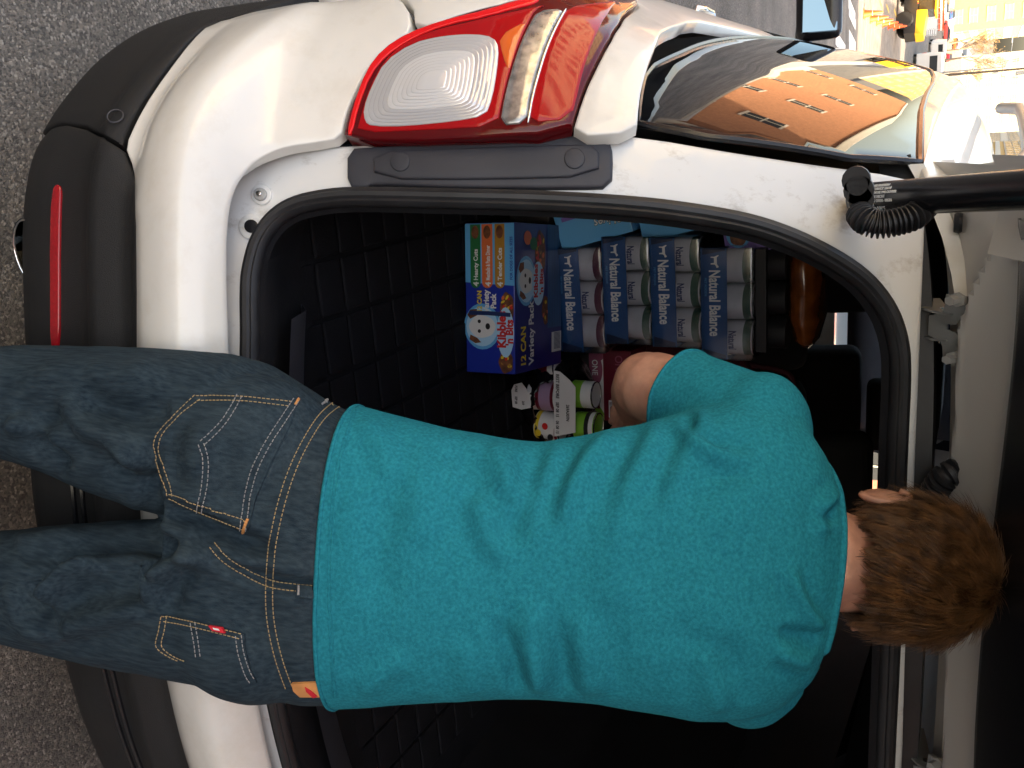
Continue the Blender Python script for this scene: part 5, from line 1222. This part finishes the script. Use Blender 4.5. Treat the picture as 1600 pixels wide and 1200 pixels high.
def building(label, x0, x1, y0, y1, h, wall, facades, floors, bay, winw=.5, winh=.55, band=None, roofm=None, pane='pane', zbase=None, group=None, base_h=4.0):
    zb = (min(road_z(y0), road_z(y1)) if zbase is None else zbase)-.5
    b = empty('building', ((x0+x1)/2, (y0+y1)/2, zb), 0, label, 'building', group)
    cx, cy = b.location.x, b.location.y; hx, hy = (x1-x0)/2, (y1-y0)/2
    box('wall', (-hx, -hy, 0), (hx, hy, h), M[wall], b)
    box('cornice', (-hx-.25, -hy-.25, h), (hx+.25, hy+.25, h+.5), M[roofm or 'stone'], b, .08)
    box('base_course', (-hx-.08, -hy-.08, 0), (hx+.08, hy+.08, 1.6), M['stone'], b)
    fh = (h-base_h)/floors
    for f in facades:
        L = (y1-y0) if f in 'LR' else (x1-x0); n = max(1, int(L/bay)); st_ = L/n; w_, hh = st_*winw, fh*winh
        proto = None
        for r in range(floors+1):
            for k in range(n):
                t = -L/2+st_*(k+.5); z = (1.9 if r == 0 else base_h+(r-1)*fh+fh*.28)
                if proto is None:
                    bm = bmesh.new(); boxbm(bm, (-w_/2, -.03, 0), (w_/2, .02, hh)); p_ = bmo('window', bm, M[pane], b)
                    bm = bmesh.new(); boxbm(bm, (-w_/2-.1, -.16, -.18), (w_/2+.1, .0, -.02)); boxbm(bm, (-.05, -.07, 0), (.05, -.031, hh)); boxbm(bm, (-w_/2-.06, -.08, hh), (w_/2+.06, 0, hh+.14)); boxbm(bm, (-w_/2, -.07, hh*.48), (w_/2, -.032, hh*.53))
                    s_ = bmo('window_frame', bm, M['stone'], p_); proto = p_; q = p_
                else: q = proto.copy(); COL.objects.link(q); c2 = s_.copy(); COL.objects.link(c2); c2.parent = q
                if f == 'F': q.location = (t, -hy-.01, z)
                elif f == 'L': q.location = (-hx-.01, t, z); q.rotation_euler = (0, 0, -math.pi/2)
                elif f == 'R': q.location = (hx+.01, t, z); q.rotation_euler = (0, 0, math.pi/2)
        if band:
            for r in range(floors+1):
                z = base_h+r*fh
                if f == 'F': box('storey_band', (-hx-.12, -hy-.12, z-.25), (hx+.12, -hy+.2, z+.25), M[band], b)
                elif f == 'L': box('storey_band', (-hx-.13, -hy-.121, z-.26), (-hx+.2, hy+.12, z+.26), M[band], b)
                elif f == 'R': box('storey_band', (hx-.2, -hy-.121, z-.26), (hx+.13, hy+.12, z+.26), M[band], b)
    return b
# the side of the street the car stands on: the tall block that shades it
building('tall red brick block beside the pavement next to the parked car', 5.2, 22, -70, 9, 27, 'brick_red', 'L', 6, 4.2)
# across the street, mirrored in the car's side glass
building('long orange brick block across the street', -36, -19.2, 24, 70, 10.5, 'brick', 'RF', 1, 11, .16, .3)
building('cream office block with rows of small windows behind the low brown brick block', -62, -38, -30, 22, 25, 'cream', 'R', 7, 3.2, .5, .45)
building('low brown brick block across the street from the parked car', -36, -19.2, -30, 20, 7, 'brick_brown', 'R', 2, 4.0)
# down the street
def row(label, a, b_, h, wall, fac, floors, bay, **k): return building(label, a[0], b_[0], a[1], b_[1], h, wall, fac, floors, bay, **k)
building('red brick house front with dark window rows standing down the hill, nearest the car roof', 8.5, 24, 60, 84, 15, 'brick_red', 'LF', 4, 3.2, zbase=-6)
building('ochre and white apartment block with pale storey bands down the hill', 5.6, 22, 96, 150, 26, 'ochre', 'LF', 7, 4.5, .6, .5, band='pale', pane='pane_haze')
building('pale stone block beyond the ochre apartment block', 6.5, 24, 156, 215, 21, 'pale', 'LF', 6, 4.5, .55, .5, pane='pane_haze')
building('ochre sunlit warehouse far down on the left of the street', -60, -15.5, 250, 300, 22, 'ochre', 'RF', 5, 6, .5, .4, pane='pane_haze')
building('cream sunlit terrace at the foot of the hill behind the bare trees', -14, 40, 360, 400, 26, 'cream', 'F', 6, 6, .5, .4, pane='pane_haze')
# lane markings
def dash(name, p, q, wd, mt):
    p, q = Vector(p), Vector(q); d = (q-p); d.z = 0; d.normalize(); n = Vector((-d.y, d.x, 0))*wd/2
    vs = [p+n, p-n, q-n, q+n]; vs = [Vector((v.x, v.y, road_z(v.y)+.006)) for v in vs]
    tag(obj(name, vs, [(0, 1, 2, 3)], mt), kind='structure')
for (x, y) in ((1305, 58), (1325, 3), (1326, 15), (1326, 55), (1326, 70)):
    g = ground(x, y); dash('lane_marking', (g.x, g.y, 0), (g.x+.1, g.y+2.6, 0), .22, M['paint'])
for (x, y) in ((1374, 1), (1385, 8), (1397, 15), (1407, 21)):
    g = ground(x, y); dash('centre_line', (g.x, g.y, 0), (g.x+.25, g.y+3.2, 0), .20, M['paint_yellow'])
# traffic cones in a line
cone0 = None
for i, (x, y) in enumerate(((1349, 22), (1359.5, 29.5), (1369, 34), (1378.5, 37.5), (1387, 41), (1396, 42.5), (1404, 49), (1411, 55), (1419, 61))):
    g = ground(x, y)
    if cone0 is None:
        cone0 = empty('traffic_cone', g, 0, 'orange traffic cone with white collars in the line across the lane', 'traffic cone', 'traffic cones closing the lane')
        box('base', (-.27, -.27, 0), (.27, .27, .05), M['orange'], cone0, .01)
        lathe('cone', [(.20, .05), (.15, .34), (.055, .98), (.04, 1.0)], M['orange'], cone0, 16)
        lathe('collar', [(.134, .45), (.106, .62)], M['veh_white'], cone0, 16, cap=False); lathe('collar', [(.09, .72), (.068, .86)], M['veh_white'], cone0, 16, cap=False)
    else:
        c = dup(cone0); c.location = g
# vehicles
def wheelset(v, xs, ys, r, wd=.2):
    for x_ in xs:
        for y_ in ys: lathe('wheel', [(.0, -wd/2), (r*.9, -wd/2), (r, -wd*.35), (r, wd*.35), (r*.9, wd/2), (.0, wd/2)], M['tyre'], v, 18, 'X', loc=(x_, y_, r), cap=False)
def hull(name, secs, mt, parent):
    """secs: (y, half width, z low, z high, half width at top)"""
    vs, fs = [], []
    for (y, hw, z0, z1, ht_) in secs: vs += [(-hw, y, z0), (-hw*1.02, y, (z0*.6+z1*.4)), (-ht_, y, z1), (ht_, y, z1), (hw*1.02, y, (z0*.6+z1*.4)), (hw, y, z0)]
    n = len(secs)
    for i in range(n-1):
        for k in range(6): fs.append((i*6+k, i*6+(k+1) % 6, (i+1)*6+(k+1) % 6, (i+1)*6+k))
    fs += [tuple(range(6))[::-1], tuple((n-1)*6+k for k in range(6))]
    return sharp(obj(name, vs, fs, mt, parent, True), 30)
def sedan(label, g, rz, col, group='small cars far down the street', s=1.0):
    v = empty('passenger_car', g, rz, label, 'car', group); m_ = mat('car_paint', col, .3, coat=.8)
    hull('body', [(-2.2, .78, .35, .75, .70), (-2.0, .87, .25, .92, .80), (-.9, .88, .22, .96, .80), (.9, .88, .22, .94, .80), (2.0, .85, .25, .80, .74), (2.2, .74, .35, .62, .66)], m_, v)
    hull('cabin', [(-1.75, .74, .90, .95, .70), (-1.2, .76, .90, 1.36, .58), (.2, .76, .90, 1.40, .58), (1.05, .74, .90, .96, .70)], M['pane'], v)
    hull('roof', [(-1.15, .585, 1.34, 1.385, .54), (-.4, .60, 1.37, 1.43, .55), (.2, .585, 1.38, 1.42, .54)], m_, v)
    wheelset(v, (-.78, .78), (-1.35, 1.35), .32)
    for x_ in (-.62, .62): box('rear_light', (x_-.13, -2.215, .62), (x_+.13, -2.17, .74), M['red_lens'], v)
    v.scale = (s, s, s); return v
def van(label, g, rz, col, L=5.6, H=2.5, W=1.0, stripe=None, name='delivery_van', cat='van', group=None):
    v = empty(name, g, rz, label, cat, group); m_ = mat('van_paint', col, .35, coat=.5)
    hull('body', [(-L/2, W*.96, .45, H-.1, W*.86), (-L/2+.15, W, .40, H, W*.9), (L/2-1.7, W, .40, H, W*.9)], m_, v)
    hull('cab', [(L/2-1.7, W*.98, .40, H*.92, W*.85), (L/2-.9, W*.97, .40, H*.86, W*.8), (L/2-.5, W*.95, .40, H*.5, W*.9), (L/2, W*.85, .45, H*.42, W*.8)], m_, v)
    hull('windscreen', [(L/2-1.1, W*.80, H*.56, H*.84, W*.74), (L/2-.62, W*.80, H*.5, H*.60, W*.78)], M['pane'], v)
    box('rear_window', (-W*.7, -L/2-.02, H*.58), (W*.7, -L/2+.04, H*.84), M['pane'], v)
    if stripe: box('side_stripe', (-W-.02, -L/2+.1, .95), (W+.02, L/2-1.8, 1.45), mat('stripe', stripe, .4), v)
    wheelset(v, (-W*.88, W*.88), (-L/2+1.0, L/2-.95), .38, .24); return v
g = ground(1402, 14)
ld = empty('wheel_loader', g, R(70), 'yellow and black construction loader working behind the cones', 'loader')
hull('chassis', [(-2.6, .9, .7, 1.6, .85), (-.4, .95, .6, 1.7, .9), (1.4, .8, .6, 1.3, .7)], M['blk'], ld)
hull('engine_cover', [(-2.7, .85, 1.55, 2.2, .75), (-.7, .9, 1.55, 2.4, .8)], M['yellow'], ld)
box('cab_glass', (-.72, -.72, 1.7), (.72, .82, 2.95), M['pane'], ld, .06); box('cab_roof', (-.82, -.85, 2.95), (.82, .95, 3.12), M['yellow'], ld, .04)
for x_ in (-.45, .45): tube('lift_arm', [(x_, .9, 1.9), (x_, 2.2, 2.2), (x_, 3.2, .9)], .12, M['yellow'], ld, 8)
obj('bucket', [(-1.3, 3.0, .25), (1.3, 3.0, .25), (1.3, 4.1, .2), (-1.3, 4.1, .2), (-1.3, 3.0, 1.2), (1.3, 3.0, 1.2), (1.3, 3.35, 1.35), (-1.3, 3.35, 1.35)], [(0, 1, 2, 3), (0, 4, 5, 1), (4, 7, 6, 5), (0, 3, 4), (1, 5, 2)], M['yellow'], ld)
wheelset(ld, (-1.0, 1.0), (-1.5, 1.5), .7, .5)
g = ground(1404, -20)
tk = empty('dump_truck', g, R(-4), 'orange dump truck parked beside the yellow loader', 'truck')
hull('tipper_body', [(-3.2, 1.2, 1.3, 2.9, 1.25), (.6, 1.2, 1.1, 2.9, 1.25), (1.0, 1.2, 1.5, 3.1, 1.25)], M['yellow'], tk); hull('cab', [(1.1, 1.15, .9, 2.8, 1.0), (2.0, 1.15, .8, 2.75, .95), (2.4, 1.1, .8, 1.8, 1.0), (3.3, 1.0, .8, 1.65, .9)], M['orange'], tk)
box('frame_rail', (-.5, -3.1, .75), (.5, 3.2, 1.1), M['blk'], tk); box('cab_window', (-.85, 1.07, 1.9), (.85, 1.13, 2.55), M['pane'], tk); wheelset(tk, (-1.0, 1.0), (-2.4, -1.2, 2.6), .52, .3)
g = ground(1434, 27)
tr = empty('slatted_trailer', g, R(75), 'grey trailer with white slatted sides beyond the loader', 'trailer')
box('deck', (-1.1, -2.0, .7), (1.1, 2.0, .85), M['galv'], tr); wheelset(tr, (-1.0, 1.0), (-.5, .5), .38, .2)
for k in range(5): 
    for x_ in (-1.1, 1.06): box('slat', (x_, -2.0, .95+k*.24), (x_+.04, 2.0, 1.11+k*.24), M['veh_white'], tr)
for x_ in (-1.06, 1.02):
    for y_ in (-1.9, 0, 1.9): box('post', (x_, y_-.04, .85), (x_+.04, y_+.04, 2.1), M['galv'], tr)
bar0 = None
for i in range(5):
    g = ground(1463, 1+i*8.5)
    if bar0 is None:
        bar0 = empty('barricade', g, 0, 'orange and white plank barricade across the side road', 'barricade', 'barricades across the side road')
        for x_ in (-1.2, 1.2): tube('leg', [(x_, -.35, 0), (x_, 0, 1.15), (x_, .35, 0)], .04, M['galv'], bar0, 6)
        for k in range(3): box('plank', (-1.45, -.04-.003*k, .35+k*.33), (1.45, .0-.003*k, .57+k*.33), M['orange' if k != 1 else 'veh_white'], bar0)
    else: c = dup(bar0); c.location = g
van('red and white box truck parked at the kerb down the street', ground(1429, 101), R(3), (.78, .77, .74), 7.2, 3.1, 1.2, (.75, .08, .03), 'box_truck', 'truck')
van('plain white van beside the red and white box truck', ground(1452, 75), R(10), (.8, .8, .79), 5.4, 2.4)
van('long white coach with dark windows far down on the left', ground(1494, 27), R(80), (.8, .8, .8), 10.5, 3.0, 1.2, (.05, .05, .06), 'coach', 'coach')
for (lab, x, y, rz, col) in (('maroon car waiting below the white van', 1477, 90, 4, (.20, .01, .02)), ('pale blue car beside the maroon car', 1465, 88, 8, (.30, .38, .48)), ('small red car alone on the grey side road', 1473, 51, 70, (.60, .04, .02)), ('orange-red car further along the side road', 1488, 65, 70, (.65, .09, .02)), ('white car near the barricades', 1471, 12, 20, (.8, .8, .8)), ('blue estate car beside the white coach', 1482, 22, 15, (.05, .12, .28)), ('silver car in front of the bare trees', 1514, 73, 5, (.55, .58, .62)), ('dark grey car by the trees on the left', 1531, 45, 60, (.05, .06, .07))):
    sedan(lab, ground(x, y), R(rz), col)
# lamp posts, poles and wires
def lamp(label, g, h, arm, sgn):
    v = empty('street_lamp', g, 0, label, 'street lamp', 'street lamps down the hill')
    tube('post', [(0, 0, 0), (0, 0, h*.5), (0, 0, h)], .11, M['galv'], v, 10, scale=[1, .85, .6]); tube('arm', [(0, 0, h-.1), (sgn*arm*.5, 0, h+.5), (sgn*arm, 0, h+.6)], .05, M['galv'], v, 8)
    bm = bmesh.new(); boxbm(bm, (-.4, -.16, -.1), (.4, .16, .08), .06, 3); bmo('lamp_head', bm, M['veh_white'], v, True, (sgn*(arm+.3), 0, h+.58)); return v
lamp('tall street lamp standing by the bare trees', ground(1497, 33), 9, 2, 1)
lamp('street lamp with a long arm at the kerb by the ochre block', ground(1440, 116), 10, 3, -1)
for i, (x, y, h) in enumerate(((1425, 122, 13), (1470, 118, 12))):
    g = ground(x, y); v = empty('utility_pole', g, 0, ['brown wooden utility pole beside the box truck', 'wooden utility pole beyond the long-armed street lamp'][i], 'utility pole')
    tube('post', [(0, 0, 0), (0, 0, h)], .15, M['bark'], v, 8, scale=[1, .7]); box('crossarm', (-1.2, -.06, h-.9), (1.2, .06, h-.75), M['bark'], v); box('transformer', (.18, -.25, h-2.6), (.62, .25, h-1.5), M['galv'], v, .08)
for i, (dx, dz) in enumerate(((-1, 0), (1, 0), (-1.1, -1.2))):
    p, q = ground(1425, 122)+Vector((dx, 0, 12.2+dz)), ground(1470, 118)+Vector((dx, 0, 11.2+dz))
    pts = [p.lerp(q, t)+Vector((0, 0, -1.2*4*t*(1-t))) for t in np.linspace(0, 1, 14)]
    tag(tube('overhead_wire', pts, .025, M['blk'], None, 5), 'dark overhead wire strung between the two wooden poles', 'wire', 'overhead wires')
g0 = Vector((4.9, 40, road_z(40)+9)); g1 = ground(1425, 122)+Vector((0, 0, 12.2))
tag(tube('overhead_wire', [g0.lerp(g1, t)+Vector((0, 0, -1.5*4*t*(1-t))) for t in np.linspace(0, 1, 16)], .025, M['blk'], None, 5), 'single dark wire running up the hill past the red brick house front', 'wire')
# bare winter trees
def tree(label, g, h, seed, leaf):
    rd = random.Random(seed); v = empty('bare_tree', g, 0, label, 'tree', 'bare trees at the foot of the hill'); parts = []; tips = []
    def branch(p, d, L, r, n):
        q = [p]; dd = d.copy()
        for k in range(4):
            dd = (dd+Vector((rd.uniform(-.18, .18), rd.uniform(-.18, .18), rd.uniform(-.02, .16)))).normalized(); q.append(q[-1]+dd*L/4)
        parts.append((n, sweep(q, circ(r, 5), scale=[1, .88, .76, .64, .5], capped=False)))
        if n == 0: tips.append(q); return
        for k in range(4 if n > 1 else 5):
            t = rd.randint(2, 4); a = rd.uniform(0, 6.28); s_ = Vector((math.cos(a), math.sin(a), rd.uniform(.2, .9))).normalized()
            branch(q[t], (dd*.5+s_*.8).normalized(), L*rd.uniform(.5, .75), r*.5, n-1)
    branch(Vector((0, 0, -.2)), Vector((0, 0, 1)), h*.42, h*.022, 4)
    vs, fs = join([p for n, p in parts if n == 4]); obj('trunk', vs, fs, M['bark'], v, True)
    vs, fs = join([p for n, p in parts if n < 4]); c = obj('crown', vs, fs, M['bark'], v, True)
    lv, lf = [], []
    for q in tips:
        for k in range(leaf):
            p = q[rd.randint(1, 4)]+Vector((rd.uniform(-.25, .25), rd.uniform(-.25, .25), rd.uniform(-.25, .25))); a, b2 = Vector((rd.uniform(-1, 1), rd.uniform(-1, 1), rd.uniform(-1, 1)))*.14, Vector((rd.uniform(-1, 1), rd.uniform(-1, 1), rd.uniform(-1, 1)))*.14
            o_ = len(lv); lv += [p-a, p+b2, p+a]; lf.append((o_, o_+1, o_+2))
    if lv: obj('buds', lv, lf, M['leaf'], v)
    return v
M['leaf'] = mat('dry_leaves', (.30, .17, .06), .8, var=.3, vscale=3)
for i, (x, y, h, lab) in enumerate(((1536, 88, 12, 'bare brown tree behind the silver car'), (1538, 70, 13, 'bare spreading tree between the two cars by the wood'), (1540, 52, 12, 'bare tree behind the dark grey car'), (1537, 105, 10, 'bare tree nearest the utility poles'), (1541, 30, 12, 'bare tree left of the tall street lamp'))):
    g = ground(x, y)
    if g.y > 300: g = Vector((CAM.x+(g.x-CAM.x)*230/max(g.y, 1), 230+i*12, road_z(230)))
    tree(lab, g, h, 10+i, 2)
